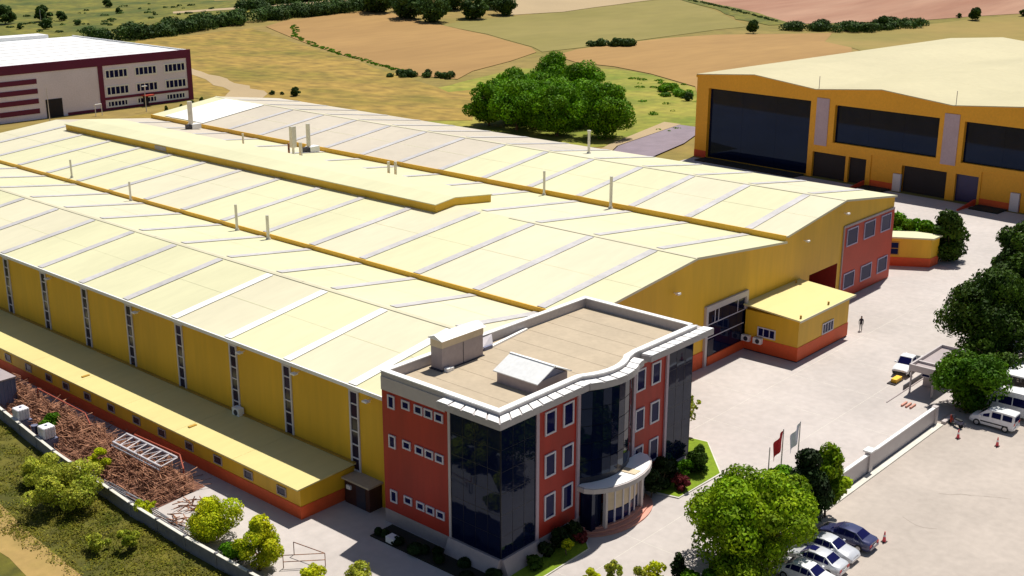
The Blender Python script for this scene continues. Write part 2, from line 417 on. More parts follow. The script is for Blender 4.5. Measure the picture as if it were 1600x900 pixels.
# ================================================================== factory hall
X, Y = Vector((1, 0, 0)), Vector((0, 1, 0))
NX, NY = Vector((-1, 0, 0)), Vector((0, -1, 0))
L = 131.0
PROF = [(-2.6, 10.15), (9.3, 11.95), (21.05, 10.45), (21.1, 10.95), (40.16, 12.85), (58.85, 10.85), (58.9, 11.5), (73.2, 13.3), (87.8, 11.4)]
def roofz(x):
    for (a, za), (b, zb) in zip(PROF, PROF[1:]):
        if a <= x <= b: return za + (zb - za) * (x - a) / (b - a)
    return 11.0
fac = thing('factory_hall', 'long yellow factory hall with cream ridged roof and tall strip windows', 'factory', (-2.6, 0, 0))
low = [(x, z - 0.14) for x, z in PROF]
front = [(-2.6, 0), *[(x, z) for x, z in low], (87.8, 0), (72.6, 0), (72.6, 5.3), (65.4, 5.3), (65.4, 0)]
w = MB()
w.poly(*[(x, 0, z) for x, z in front])
w.poly(*[(x, L, z) for x, z in [(-2.6, 0)] + low + [(87.8, 0)]])
w.quad((-2.6, 0, 0), (-2.6, L, 0), (-2.6, L, low[0][1]), (-2.6, 0, low[0][1]))
w.quad((87.8, 0, 0), (87.8, L, 0), (87.8, L, low[-1][1]), (87.8, 0, low[-1][1]))
w.build('wall', M['yellow'], fac)
# vertical cladding seams are real cover strips on the long wall
db = MB()
db.quad((65.4, 0, 0.03), (72.6, 0, 0.03), (72.6, 6, 0.03), (65.4, 6, 0.03)).quad((65.4, 6, 0), (72.6, 6, 0), (72.6, 6, 5.3), (65.4, 6, 5.3))
db.quad((65.4, 0, 5.3), (72.6, 0, 5.3), (72.6, 6, 5.3), (65.4, 6, 5.3)).quad((72.6, 0, 0), (72.6, 6, 0), (72.6, 6, 5.3), (72.6, 0, 5.3)).quad((65.4, 0, 0), (65.4, 6, 0), (65.4, 6, 5.3), (65.4, 0, 5.3))
db.build('doorway', M['darkred'], fac)
# roof slopes
SL = [(-2.95, 9.3, 0), (9.3, 21.05, 1), (20.9, 40.16, 2), (40.16, 58.85, 3), (58.7, 73.2, 4), (73.2, 88.15, 5)]
def seg(i):
    pr = [(PROF[0], PROF[1]), (PROF[1], PROF[2]), (PROF[3], PROF[4]), (PROF[4], PROF[5]), (PROF[6], PROF[7]), (PROF[7], PROF[8])][i]
    (a, za), (b, zb) = pr
    return lambda x: za + (zb - za) * (x - a) / (b - a)
rnd = random.Random(3)
for x0, x1, i in SL:
    f = seg(i)
    # each slope is laid in bays between the rooflight strips
    ys = [-0.25] + [4.95 + 8.55 * k for k in range(15)] + [L + 0.25]
    for y0, y1 in zip(ys, ys[1:]):
        d = rnd.uniform(0, .012)
        b = MB().extrude([(x0, y0 + .02, f(x0) + d), (x1, y0 + .02, f(x1) + d), (x1, y0 + .02, f(x1) - .12), (x0, y0 + .02, f(x0) - .12)], (0, y1 - y0 - .04, 0))
        ym = (y0 + y1) / 2
        old = (i == 4 and 52 < ym < 118 and rnd.random() < .85) or (i == 5 and ym > 50) or (i == 3 and ym > 95)
        b.build('roof_panel', M['roofmauve'] if old else M['roof'] if rnd.random() < .6 else M['roof_old'], fac)
    for k in range(15):
        y = 4.95 + 8.55 * k
        a, c = (x0 + .2, x1 - .55) if i % 2 == 0 else (x0 + .55, x1 - .25)
        if i in (2, 3) and 33 < y < 123:
            if i == 2: c = 36.7
            else: a = 47.0
        hw = .5
        MB().extrude([(a, y - hw, f(a) + .05), (c, y - hw, f(c) + .05), (c, y - hw, f(c) + .085), (a, y - hw, f(a) + .085)], (0, 2 * hw, 0)).build('rooflight_strip', M['stripsheen'] if i == 0 and k < 4 else M['strip'], fac)  # nearest strips of the first slope get the painted white sheen
for x, i in ((3.4, 0), (15.2, 1), (30.4, 2), (49.6, 3), (66.0, 4), (80.6, 5)):
    f = seg(i); s = -1 if i % 2 == 0 else 1
    b = MB()
    for y0 in np.arange(-.2, L, 8.55):
        b.quad((x, y0 + .05, f(x) + .014), (x, min(y0 + 8.5, L), f(x) + .014), (x + s * .09, min(y0 + 8.5, L), f(x + s * .09) + .022), (x + s * .09, y0 + .05, f(x + s * .09) + .022)).quad((x + s * .09, y0 + .05, f(x + s * .09) + .022), (x + s * .09, min(y0 + 8.5, L), f(x + s * .09) + .022), (x + s * .1, min(y0 + 8.5, L), f(x + s * .1) + .012), (x + s * .1, y0 + .05, f(x + s * .1) + .012))
    b.build('sheet_lap', M['roof'], fac, kind='stuff')
for x, i in ((9.3, 0), (40.16, 2), (73.2, 4)):
    f, g = seg(i), seg(i + 1)
    z = f(x)
    for y0 in np.arange(-.27, L, 26.2):
        y1 = min(y0 + 26.15, L + .27)
        if i == 2 and y0 > 20: continue
        MB().quad((x - .35, y0, f(x - .35) + .06), (x - .35, y1, f(x - .35) + .06), (x, y1, z + .09), (x, y0, z + .09)).quad((x, y0, z + .09), (x, y1, z + .09), (x + .35, y1, g(x + .35) + .06), (x + .35, y0, g(x + .35) + .06)).build('ridge_cap', M['roof_old'], fac)
for x, za, zb in ((20.98, 10.42, 11.0), (58.78, 10.82, 11.58)):
    MB().box(x - .16, x - .02, -.2, L + .2, za + .02, zb).build('valley_fascia', M['goldtrim'], fac)
MB().box(-3.1, -2.96, -.25, L + .25, 9.9, 10.22).build('gutter', M['white'], fac)
MB().box(-2.95, -2.6, -.2, L + .2, 9.84, 9.97).build('eave_soffit', M['white'], fac)
# bright replacement sheets near the far end of the last bay
f = seg(4)
b = MB(); b.extrude([(59.2, 115.5, f(59.2) + .1), (72.6, 115.5, f(72.6) + .1), (72.6, 115.5, f(72.6) + .14), (59.2, 115.5, f(59.2) + .14)], (0, 12, 0)); b.build('roof_patch', M['whitesheet'], fac)
# raised roof monitor over the middle ridge
mo = MB(); f, g = seg(2), seg(3); e = .95
for y0, y1 in ((35, 35.25), (121.75, 122)):
    mo.extrude([(36.9, y0, f(36.9) - .1), (40.16, y0, 12.8), (46.7, y0, g(46.7) - .1), (46.7, y0, g(46.7) + e), (40.16, y0, 12.85 + e), (36.9, y0, f(36.9) + e)], (0, y1 - y0, 0))
mo.box(36.9, 37.1, 35.25, 121.75, f(36.9) - .1, f(36.9) + e).box(46.5, 46.7, 35.25, 121.75, g(46.7) - .2, g(46.7) + e)
mon = mo.build('roof_monitor', M['yellow'], fac)
MB().extrude([(36.75, 34.9, f(36.75) + e), (40.16, 34.9, 12.86 + e), (46.85, 34.9, g(46.85) + e), (46.85, 34.9, g(46.85) + e + .1), (40.16, 34.9, 12.96 + e), (36.75, 34.9, f(36.75) + e + .1)], (0, 87.2, 0)).build('monitor_roof', M['roof'], mon)
MB().box(36.84, 36.9, 92.5, 95.5, f(36.9) + .15, f(36.9) + .8).build('vent_louvre', M['mauve'], mon)
# strip windows, each with six panes
for k in range(9):
    y = [4.95, 13.73, 21.51, 30.15, 38.93, 47.41, 56.01, 64.46, 73.0][k]
    zb = 2.3 if k == 0 else 2.95
    window(fac, (-2.6, y - .58, zb), Y, NX, 1.16, 9.62 - zb, 1, 6, .17, 'frame', 'stripglass', 'strip_window', .12)
    MB().box(-2.74, -2.6, y - .75, y + .75, 9.62, 9.84).build('downpipe_head', M['frame'], fac)
for y in (54.1, 36.9, 19.8, 12.05, 2.84):
    b = MB().box(-3.15, -2.6, y - .05, y + .05, 9.36, 9.42).box(-3.4, -2.95, y - .28, y + .28, 9.3, 9.44); b.build('floodlight', M['white'], fac)
for x, z in ((36.34, 9.9), (63.37, 10.08), (73.3, 11.6)):
    b = MB().box(x - .05, x + .05, -.5, 0, z - .03, z + .03).box(x - .25, x + .25, -.72, -.35, z - .1, z + .1); b.build('floodlight', M['white'], fac)
b = MB().box(-3.35, -2.75, 20.3, 21.3, 2.95, 3.75); ac = b.build('air_conditioner', M['white'], fac); MB().tube((-3.36, 20.75, 3.35), (-3.39, 20.75, 3.35), .28, n=12).build('fan_grille', M['darkframe'], ac)
# front wall: plinth, glazed gate, red office corner
MB().box(21, 42.3, -.07, 0, 0, 1.9).box(50.95, 65.3, -.07, 0, 0, 1.2).build('plinth', M['orange'], fac)
MB().box(43.0, 50.4, -.25, 0, 0, 1.05).build('gate_sill', M['orange'], fac)
gt = MB().box(42.3, 42.75, -.3, 0, 0, 6.9).box(50.45, 50.9, -.3, 0, 0, 6.9).box(42.75, 50.45, -.3, 0, 6.25, 6.9).build('gate_frame', M['cladding'], fac)
for r_, (z0, z1) in enumerate(((1.05, 3.1), (3.2, 4.65), (4.75, 6.22))):
    for c in range(5):
        x0 = 42.78 + c * 1.53
        MB().box(x0, x0 + 1.47, -.1, -.02, z0, z1).build('gate_pane', M['glass'], fac)
gb = MB().box(42.78, 50.4, -.14, -.11, 3.1, 3.2).box(42.78, 50.4, -.14, -.11, 4.65, 4.75)
gb.box(44.26, 44.36, -.14, -.112, 4.76, 6.2).box(45.0, 45.1, -.14, -.112, 4.76, 6.2).box(48.9, 49.0, -.14, -.112, 4.76, 6.2).build('gate_glazing_bar', M['frame'], fac)
MB().box(43.1, 44.2, -.16, -.11, 1.06, 2.9).build('wicket_door', M['darkframe'], fac)
rp = MB().box(73.7, 87.79, -.1, 0, .12, 9.55).build('red_panel', M['redpanel'], fac, label='coral red clad office corner of the hall')
MB().box(73.5, 87.82, -.16, 0, 9.56, 9.85).box(73.5, 73.69, -.16, 0, 0, 9.55).build('panel_trim', M['mauve'], fac)
MB().box(87.8, 87.9, -.1, 8, .12, 9.55).build('red_panel', M['redpanel'], fac)
for x, w_ in ((74.35, 3.0), (79.1, 3.1), (83.95, 2.9)):
    window(fac, (x, -.1, 7.0), X, NY, w_, 2.3, 1, 1, .16, 'lilacframe')
    window(fac, (x, -.1, 1.35), X, NY, w_, 2.12, 1, 1, .16, 'lilacframe')
vb = MB()
for (a, za), (b_, zb) in zip(PROF, PROF[1:]):
    if b_ - a < 1: continue
    vb.extrude([(a, -.33, za - .2), (b_, -.33, zb - .2), (b_, -.33, zb + .06), (a, -.33, za + .06)], (0, .07, 0))
vb.build('verge_trim', M['roof_old'], fac)
# roof pipes (their feet follow the roof)
def pipe(x, y, h, r, cap=0, m='steel', base=0):
    z = roofz(x)
    b = MB().tube((x, y, z - .1), (x, y, z + h), r, n=10)
    if cap: b.tube((x, y, z + h + .02), (x, y, z + h + .3), r * 1.5, r * 1.5, 10)
    o = b.build('vent_pipe', M[m], fac, smooth=True)
    MB().tube((x, y, z - .05), (x, y, z + .25), r * 1.9, r * 1.3, 10).build('pipe_collar', M['steel'], o, smooth=True)
    if base:
        MB().box(x - .2, x + 1.6, y - .7, y + .7, z, z + .9).build('fan_housing', M['white'], o)
        MB().box(x - .9, x - .25, y - .6, y + .5, z, z + .8).build('fan_motor', M['darkframe'], o)
    return o
pipe(55.8, 114.1, 4.8, .42, 0, 'steel', 1)
pipe(48.7, 89.4, 2.3, .16); pipe(48.5, 77.8, 2.2, .16, 0, 'rust'); pipe(48.9, 75.5, 2.6, .25)
o = pipe(51.2, 80.2, 3.4, .2); z = roofz(51.2)
MB().box(50.8, 51.6, 79.8, 80.5, z + 1.2, z + 4.4).build('filter_box', M['steel'], o)
pipe(55.9, 82.3, 4.5, .34, 0, 'steel', 1)
pipe(47.7, 55.0, 2.5, .2); pipe(48.6, 54.6, 2.5, .2)
pipe(58.3, 36, 3.3, .17); pipe(58.0, 24.6, 4.2, .2); pipe(78.6, 44.4, 3.2, .2, 1)
pipe(21.6, 93, 2.6, .14); pipe(20.3, 75.6, 2.6, .14); pipe(20.3, 52.2, 3.2, .17); pipe(20.2, 46, 2.9, .19)

# ================================================================== side shed
sh = thing('side_shed', 'low yellow lean-to shed with orange plinth along the long hall wall', 'shed', (-8.45, 5.1, 0))
S1 = 118
MB().box(-8.45, -2.66, 5.2, S1, 1.15, 2.72).build('wall', M['yellow'], sh)
MB().box(-8.5, -2.65, 5.15, S1 + .05, 0, 1.15).build('plinth', M['orange'], sh)
for k in range(13):
    y0 = 5.0 + 8.7 * k; y1 = min(y0 + 8.68, S1 + .2)
    MB().extrude([(-8.85, y0, 2.72), (-2.63, y0, 2.95), (-2.63, y0, 3.07), (-8.85, y0, 2.84)], (0, y1 - y0, 0)).build('roof_panel', M['shedroof'], sh)
MB().box(-2.95, -2.62, 5, S1, 3.08, 3.16).build('wall_flashing', M['trim'], sh)
for y in (7.0, 11.46, 15.81, 20.1, 24.42, 28.63, 33.05, 37.37, 41.48, 44.9, 49.11, 53.5, 57.9, 62.2, 66.5):
    window(sh, (-8.45, y, 1.38), Y, NX, 1.2, .8, 1, 1, .09, 'mauve', 'stripglass')
MB().box(-7.6, -6.8, 21.8, 22.1, 2.8, 2.99).build('roof_vent', M['trim'], sh)
MB().box(-7.6, -6.8, 40.2, 40.5, 2.8, 2.99).build('roof_vent', M['trim'], sh)
cb = thing('lobby', 'small dark lobby with flat olive roof between side shed and red office', 'porch', (-3.9, 2.0, 0))
MB().box(-4.0, -2.62, 1.9, 4.95, 0, 2.2).build('wall', M['brown'], cb)
MB().box(-4.25, -2.61, 1.7, 5.05, 2.2, 2.36).build('roof', M['deck'], cb)
MB().box(-4.03, -4.0, 2.4, 3.5, .05, 2.0).build('door', M['darkframe'], cb)
MB().box(-4.16, -4.0, 4.1, 4.6, 1.4, 1.75).build('meter_box', M['white'], cb)

# ================================================================== guard annex in front of the hall
an = thing('front_annex', 'single-storey yellow annex with orange-red base and flat cream roof', 'annex', (50.45, -6.95, 0))
MB().box(50.45, 62.2, -6.95, -.02, 1.72, 4.75).build('wall', M['yellow'], an)
MB().box(50.4, 62.25, -7.0, -.02, .14, 1.72).build('plinth', M['orange'], an)
MB().box(50.46, 62.19, -6.94, -.02, 0, .14).build('base_shadow_band', M['dark'], an)  # dark band paints the thin shadow along the annex foot
MB().extrude([(50.2, -7.2, 4.75), (50.2, -.01, 5.25), (50.2, -.01, 5.42), (50.2, -7.2, 4.92)], (12.9, 0, 0)).build('roof', M['shedroof'], an)
MB().box(50.15, 63.15, -7.28, -7.21, 4.7, 4.95).build('fascia', M['roof_old'], an)
window(an, (50.45, -4.2, 1.95), Y, NX, 2.25, 1.15, 3, 1, .14)
window(an, (55.9, -6.95, 1.8), X, NY, 2.6, 1.3, 4, 1, .14)
for y in (-1.2, -2.7):
    b = MB().box(49.9, 50.38, y, y + 1.0, 1.2, 1.85); ac = b.build('air_conditioner', M['white'], an)
    MB().tube((49.9, y + .42, 1.52), (49.87, y + .42, 1.52), .27, n=12).build('fan_grille', M['darkframe'], ac)
for x, y in ((57.5, -6.7), (51.0, -6.8), (61.3, -.5)):
    z = 4.92 + (y + 7.2) / 7.2 * .5
    MB().tube((x, y, z - .02), (x, y, z + .35), .12, n=8).build('roof_vent', M['trim'], an)

# ================================================================== office building
of = thing('office_building', 'three-storey red office block with dark glass corners and white roof canopy', 'office', (-4.09, -12.69, 0))
x0, x1, y0, y1 = -4.0, 20.6, -12.6, -.02
MB().box(x0 + .0, x1, y0, y1, 1.2, 11.9).build('core_wall', M['redwall'], of)
MB().box(x0 - .02, x1 + .02, y0 - .02, y1 - .0, 0, 1.19).build('plinth', M['mauve'], of)
# sloping stone apron round the glass corners
for pts, vec in (([(x0 - .03, y0 - .03, 0), (x0 - .03, y0 - .8, 0), (x0 - .03, y0 - .25, 1.3), (x0 - .03, y0 - .03, 1.3)], (4.1, 0, 0)),
                 ([(16.8, y0 - .03, 0), (16.8, y0 - .8, 0), (16.8, y0 - .25, 1.3), (16.8, y0 - .03, 1.3)], (4.4, 0, 0)),
                 ([(x0 - .03, y0 - .05, 0), (x0 - .8, y0 - .05, 0), (x0 - .25, y0 - .05, 1.3), (x0 - .03, y0 - .05, 1.3)], (0, 5.3, 0))):
    MB().extrude(pts, vec).build('stone_apron', M['mauve'], of)
# corner curtain walls: each pane a piece with its own slight tilt
rnd = random.Random(11)
def curtain(axis, a, b, n, z0, z1, rows, plane):
    dz = (z1 - z0) / rows; du = (b - a) / n
    fb = MB()
    for r_ in range(rows):
        for c in range(n):
            u0, u1 = a + c * du + .015, a + (c + 1) * du - .015
            za, zb = z0 + r_ * dz + .015, z0 + (r_ + 1) * dz - .015
            t = [rnd.uniform(-.006, .006) for _ in range(4)]
            P = lambda u, z, d: (u, plane - .06 + d, z) if axis == 'x' else (plane - .06 + d, u, z)
            m_ = MB(); m_.quad(P(u0, za, t[0]), P(u1, za, t[1]), P(u1, zb, t[2]), P(u0, zb, t[3]))
            q = Vector(m_.v[0]); m_.quad(P(u0, za, .04), P(u1, za, .04), P(u1, zb, .04), P(u0, zb, .04))
            m_.build('glass_pane', M['glass'], of)
    for c in range(n + 1):
        u = a + c * du
        if axis == 'x': fb.box(u - .015, u + .015, plane - .075, plane, z0, z1)
        else: fb.box(plane - .075, plane, u - .015, u + .015, z0, z1)
    for r_ in range(rows + 1):
        z = z0 + r_ * dz
        if axis == 'x': fb.box(a + .03, b - .03, plane - .07, plane, z - .015, z + .015)
        else: fb.box(plane - .07, plane, a + .03, b - .03, z - .015, z + .015)
    fb.build('curtain_frame', M['curtainframe'], of)
curtain('x', -4.03, -.22, 3, 1.35, 11.85, 6, y0)
curtain('y', y0 + .01, -7.6, 4, 1.35, 11.85, 6, x0)
curtain('x', 17.0, 20.62, 3, 1.35, 11.85, 6, y0)
# white trims between glass and red render
for x in (-.2, 4.7, 11.95, 16.62):
    MB().box(x, x + .32, y0 - .16, y0, 1.2, 11.88).build('white_trim', M['lilac'], of)
MB().box(x0 - .14, x0, -7.58, -7.36, 1.2, 11.88).build('white_trim', M['cladding'], of)
# bowed glass front over the entrance
cx, rad = 8.45, 5.6; cy = y0 + 4.35
def arc(xx, r=rad): return cy - math.sqrt(max(0, r * r - (xx - cx) ** 2))
NP = 8; xs = [5.03 + i * (11.93 - 5.03) / NP for i in range(NP + 1)]
for r_ in range(5):
    za, zb = 4.6 + r_ * 1.46, 4.6 + (r_ + 1) * 1.46
    for a, b in zip(xs, xs[1:]):
        m_ = MB().quad((a + .02, arc(a), za + .03), (b - .02, arc(b), za + .03), (b - .02, arc(b), zb - .03), (a + .02, arc(a), zb - .03))
        m_.quad((a + .02, arc(a) + .05, za + .03), (b - .02, arc(b) + .05, za + .03), (b - .02, arc(b) + .05, zb - .03), (a + .02, arc(a) + .05, zb - .03))
        m_.build('glass_pane', M['glass'], of)
b = MB().prism([(xs[0], y0 + .05)] + [(x, arc(x) + .08) for x in xs] + [(xs[-1], y0 + .05)], 3.9, 11.85); b.build('bow_backing', M['darkframe'], of)
# windows
for zb in (9.56, 6.05, 2.5):
    for x in (.88, 3.02, 12.4, 14.57):
        window(of, (x, y0, zb), X, NY, 1.28, 1.95 if zb > 3 else 2.12, 1, 1, .15)
for zb, h in ((10.5, .75), (7.15, .72), (2.4, .7)):
    window(of, (x0, -1.5, zb - .38), Y, NX, .78, h + .38, 1, 1, .13)
    for y in (-3.2, -4.6, -5.68, -6.8):
        window(of, (x0, y, zb), Y, NX, .9, h, 1, 1, .13)
# roof deck, parapet, canopy band
deckpts = [(-3.6, -12.2), (5.2, -12.2)]
def bow(r): return [(x, max(-99, cy - math.sqrt(r * r - (x - cx) ** 2))) for x in np.linspace(5.3, 12.2, 9)]
def front_line(o):
    """plan line along the front, offset o outward from the parapet line"""
    pts = [(-4.0 - o, -12.45 - o), (4.9, -12.45 - o)]
    r = 5.45 + o; cc = -12.45 + 4.45
    for x in np.linspace(5.4, 12.2, 9): pts.append((x, min(-12.45 - o * .9, cc - math.sqrt(max(0.01, r * r - (x - 8.5) ** 2)))))
    pts += [(12.7, -12.4 - o), (21.5, -12.4 - o)]
    return pts
FL0, FLi = front_line(0), [(x, y) for x, y in front_line(-.42)]
FLi[0] = (-3.58, -12.03); FLi[-1] = (21.08, -11.98)
MB().prism(FLi + [(21.08, -.45), (-3.58, -.45)], 11.9, 12.2).build('roof_deck', M['deck'], of)
for k in range(1, 9):
    MB().box(-3.5 + k * 2.7, -3.44 + k * 2.7, -11.7, -.5, 12.2, 12.215).build('membrane_seam', M['deck'], of)
pb = MB()
def wallstrip(mb, A, B, z0, z1):
    for (a, b), (c, d) in zip(zip(A, A[1:]), zip(B, B[1:])):
        k = len(mb.v)
        for z in (z0, z1): mb.v += [(a[0], a[1], z), (b[0], b[1], z), (d[0], d[1], z), (c[0], c[1], z)]
        mb.f += [tuple(k + i for i in q) for q in ((3, 2, 1, 0), (4, 5, 6, 7), (0, 1, 5, 4), (2, 3, 7, 6))]
    return mb
wallstrip(pb, FL0, FLi, 11.91, 13.0)
pb.build('parapet', M['fascia'], of)
MB().prism([(-4.03, -.03), (-3.58, -.03), (-3.58, -12.03), (-4.01, -12.46)], 11.88, 13.0).build('parapet', M['fascia'], of)
MB().box(21.08, 21.5, -11.98, -.03, 11.88, 13.0).build('parapet', M['fascia'], of)
MB().box(-3.58, 21.08, -.45, -.03, 11.88, 13.0).build('parapet', M['fascia'], of)
cp = MB(); wallstrip(cp, front_line(.05), [(x + (.05 if i == 0 else 0), y + .05) for i, (x, y) in enumerate(FLi)], 13.0, 13.09)
cp.prism([(-4.08, 0), (-3.53, 0), (-3.53, -11.98), (-4.05, -12.5)], 13.0, 13.09).box(21.03, 21.56, -11.93, .0, 13.0, 13.085).box(-3.53, 21.03, -.5, .0, 13.0, 13.08)
cp.build('coping', M['white'], of)
MB().box(-4.08, -4.03, -7.0, -.02, 11.5, 12.6).build('fascia', M['cladding'], of)
MB().box(x0 - .02, x1 + .5, y0 - .06, y0 + .5, 11.86, 12.2).build('soffit', M['fascia'], of)
MB().box(x0 - .06, x0 + .3, y0 + .51, -6.9, 11.86, 12.2).build('soffit', M['fascia'], of)
# canopy: segments of fascia + individual white sheets on top
def canopy(A, B, n, z=12.42, t=.5):
    """A = inner line, B = outer line (lists of points), split in n sheets along"""
    def samp(P, f):
        ls = [math.dist(p, q) for p, q in zip(P, P[1:])]; d = f * sum(ls)
        for (p, q), l in zip(zip(P, P[1:]), ls):
            if d <= l + 1e-9: return (p[0] + (q[0] - p[0]) * d / l, p[1] + (q[1] - p[1]) * d / l)
            d -= l
        return P[-1]
    fb = MB(); K = n * 3
    wallstrip(fb, [samp(B, i / K) for i in range(K + 1)], [samp(A, i / K) for i in range(K + 1)], z - t, z)
    a, b, c, d = A[0], B[0], A[-1], B[-1]
    for p, q in ((a, b), (c, d)): fb.quad((*p, z - t), (*q, z - t), (*q, z), (*p, z))
    fb.build('canopy_fascia', M['fascia'], of)
    for i in range(n):
        f0, f1 = (i + .075) / n, (i + .925) / n
        P = [samp(A, f0), samp(A, f1), samp(B, f1), samp(B, f0)]
        mid = (f0 + f1) / 2
        pa, pb_ = samp(A, mid), samp(B, mid)
        q = [P[0], pa, P[1], P[2], pb_, P[3]]
        MB().prism(q, z + .03, z + .09).build('canopy_sheet', M['tile'], of)
ZC = 12.65
canopy([(-4.05, -12.5), (5.4, -12.5)], [(-4.92, -13.37), (5.6, -13.37)], 9, ZC)
canopy([(-4.06, -7.0), (-4.06, -12.5)], [(-4.92, -7.0), (-4.92, -13.35)], 5, ZC - .004)
bo_in = [(x, y - .06) for x, y in FL0 if 5.2 < x < 12.5]
bo_out = [(8.7 + (x - 8.7) * 1.04, y - .95) for x, y in FL0 if 5.2 < x < 12.5]
canopy(bo_in, bo_out, 6, ZC + .01)
canopy([(13.2, -12.46), (22.5, -12.46)], [(13.4, -13.36), (22.7, -13.36)], 8, ZC)
MB().box(21.52, 22.5, -12.44, -11.6, 12.15, 12.63).build('canopy_end', M['fascia'], of)
# rooftop plant
ah = thing('air_handling_unit', 'tall grey air handling cabinet with sloping white lid on office roof', 'ventilation unit', (.4, -2.2, 12.2))
MB().box(.55, 5.3, -2.2, -.95, 12.22, 14.1).build('cabinet', M['mauve'], ah)
MB().box(.52, 5.33, -2.23, -.92, 14.1, 14.75).build('upper_cabinet', M['beige'], ah)
MB().extrude([(.4, -2.35, 14.72), (.4, -1.5, 15.1), (.4, -.8, 14.85), (.4, -.8, 14.76)], (5.1, 0, 0)).build('lid', M['white'], ah)
MB().tube((5.35, -1.3, 14.4), (5.75, -1.3, 14.4), .45, n=12).build('duct_mouth', M['beige'], ah, smooth=True)
MB().box(2.95, 3.0, -2.22, -2.2, 12.3, 14.05).build('panel_joint', M['darkframe'], ah)
MB().box(.35, 5.4, -2.3, -.9, 12.2, 12.28).build('base_frame', M['darkframe'], ah)
b = MB().box(.6, 1.0, -2.75, -2.35, 12.2, 12.5).box(1.1, 1.4, -2.7, -2.4, 12.2, 12.45); setp(b.build('roof_bracket', M['white']), 'pair of small white blocks at the foot of the air handling cabinet', 'bracket')
sp = thing('collector_frame', 'small tilted grey panel frame beside the cabinet on the office roof', 'solar panel', (6.4, -.9, 12.2))
MB().quad((5.9, -1.5, 12.35), (7.6, -1.2, 12.35), (8.1, -.6, 12.95), (6.3, -.7, 12.95)).quad((5.9, -1.5, 12.4), (7.6, -1.2, 12.4), (8.1, -.6, 13.0), (6.3, -.7, 13.0)).build('panel', M['galv'], sp)
MB().tube((6.4, -.75, 12.2), (6.4, -.75, 12.95), .05).tube((7.9, -.65, 12.2), (7.9, -.65, 12.95), .05).build('support', M['galv'], sp)
MB().box(6.2, 7.2, -1.55, -1.3, 12.2, 12.5).build('header_tank', M['bluegrey'], sp)
b = MB(); b.extrude([(6.9, -1.55, 12.2), (12.6, -.75, 12.2), (12.6, -.5, 12.2), (6.9, -1.25, 12.2)], (0, 0, .16)); setp(b.build('roof_duct', M['tile']), 'long white duct lying on the office roof along the rear parapet', 'duct')
sk = thing('roof_hut', 'white gabled rooflight hut on mauve base on the tan office roof', 'rooflight', (3.6, -9, 12.2))
MB().box(1.75, 5.4, -11.05, -7.0, 12.2, 13.15).build('base', M['mauve'], sk)
MB().extrude([(1.95, -11.0, 13.15), (5.2, -11.0, 13.15), (3.6, -11.0, 13.9)], (0, 3.95, 0)).build('gable_wall', M['bluegrey'], sk)
for s in (-1, 1):
    xe = 3.6 + s * 2.05
    MB().extrude([(xe, -11.3, 13.1), (3.6, -11.3, 14.0), (3.6, -11.3, 14.08), (xe, -11.3, 13.18)], (0, 4.55, 0)).build('roof_sheet', M['roofgrey'], sk)
MB().box(3.5, 3.7, -11.32, -6.72, 14.05, 14.12).build('ridge_cap', M['white'], sk)
# entrance
en = thing('entrance_porch', 'curved white entrance porch with glazed doors and pink steps under bow window', 'porch', (8.8, -13.2, 0))
def fan(o, n=12):
    return [(9.0 + (4.3 + o * .9) * math.cos(t), -12.75 - (2.55 + o) * math.sin(t)) for t in np.linspace(math.pi, 0, n + 1)]
MB().prism([(4.75, -12.76), (4.75, -13.3)] + fan(.15)[1:-1] + [(13.2, -13.3), (13.2, -12.76)], 3.65, 4.05).build('canopy', M['cladding'], en)
MB().prism([(4.9, -12.77), (4.9, -13.3)] + fan(.0)[1:-1] + [(13.1, -13.3), (13.1, -12.77)], 4.05, 4.1).build('canopy_top', M['tile'], en)
MB().prism([(8.9, -12.8), (9.3, -15.0), (10.2, -14.95), (9.7, -12.8)], 4.1, 4.16).build('canopy_rib', M['beige'], en)
gl = [(6.6 + 4.4 * t, -14.15 - .45 * math.sin(math.pi * t)) for t in np.linspace(0, 1, 6)]
for (a, b) in zip(gl, gl[1:]):
    MB().extrude([(a[0] + .05, a[1], .5), (b[0] - .05, b[1], .5), (b[0] - .05, b[1], 1.55), (a[0] + .05, a[1], 1.55)], (0, .06, 0)).build('door_pane', M['winglass'], en)
    MB().extrude([(a[0] + .05, a[1], 1.6), (b[0] - .05, b[1], 1.6), (b[0] - .05, b[1], 3.62), (a[0] + .05, a[1], 3.62)], (0, .06, 0)).build('blind', M['beige'], en)
for p in gl: MB().box(p[0] - .07, p[0] + .07, p[1] - .08, p[1] + .1, .45, 3.65).build('mullion', M['frame'], en)
for px, py in ((6.45, -14.3), (11.25, -14.3)): MB().box(px - .14, px + .14, py - .14, py + .14, 0, 3.65).build('post', M['cladding'], en)
MB().box(5.2, 6.4, -13.9, -12.75, 0, 3.65).build('side_wall', M['glass'], en)
MB().box(11.2, 12.3, -13.9, -12.75, 0, 3.65).build('side_wall', M['glass'], en)
for k, o in enumerate((1.15, .75, .35)):
    MB().prism([(4.9 - o * .4, -12.74)] + [(9.0 + (3.6 + o) * math.cos(t), -12.75 - (1.7 + o) * math.sin(t)) for t in np.linspace(math.pi, 0, 17)] + [(13.1 + o * .4, -12.74)], 0 if k == 0 else .15 * k, .15 * (k + 1)).build('step', M['step'], en)

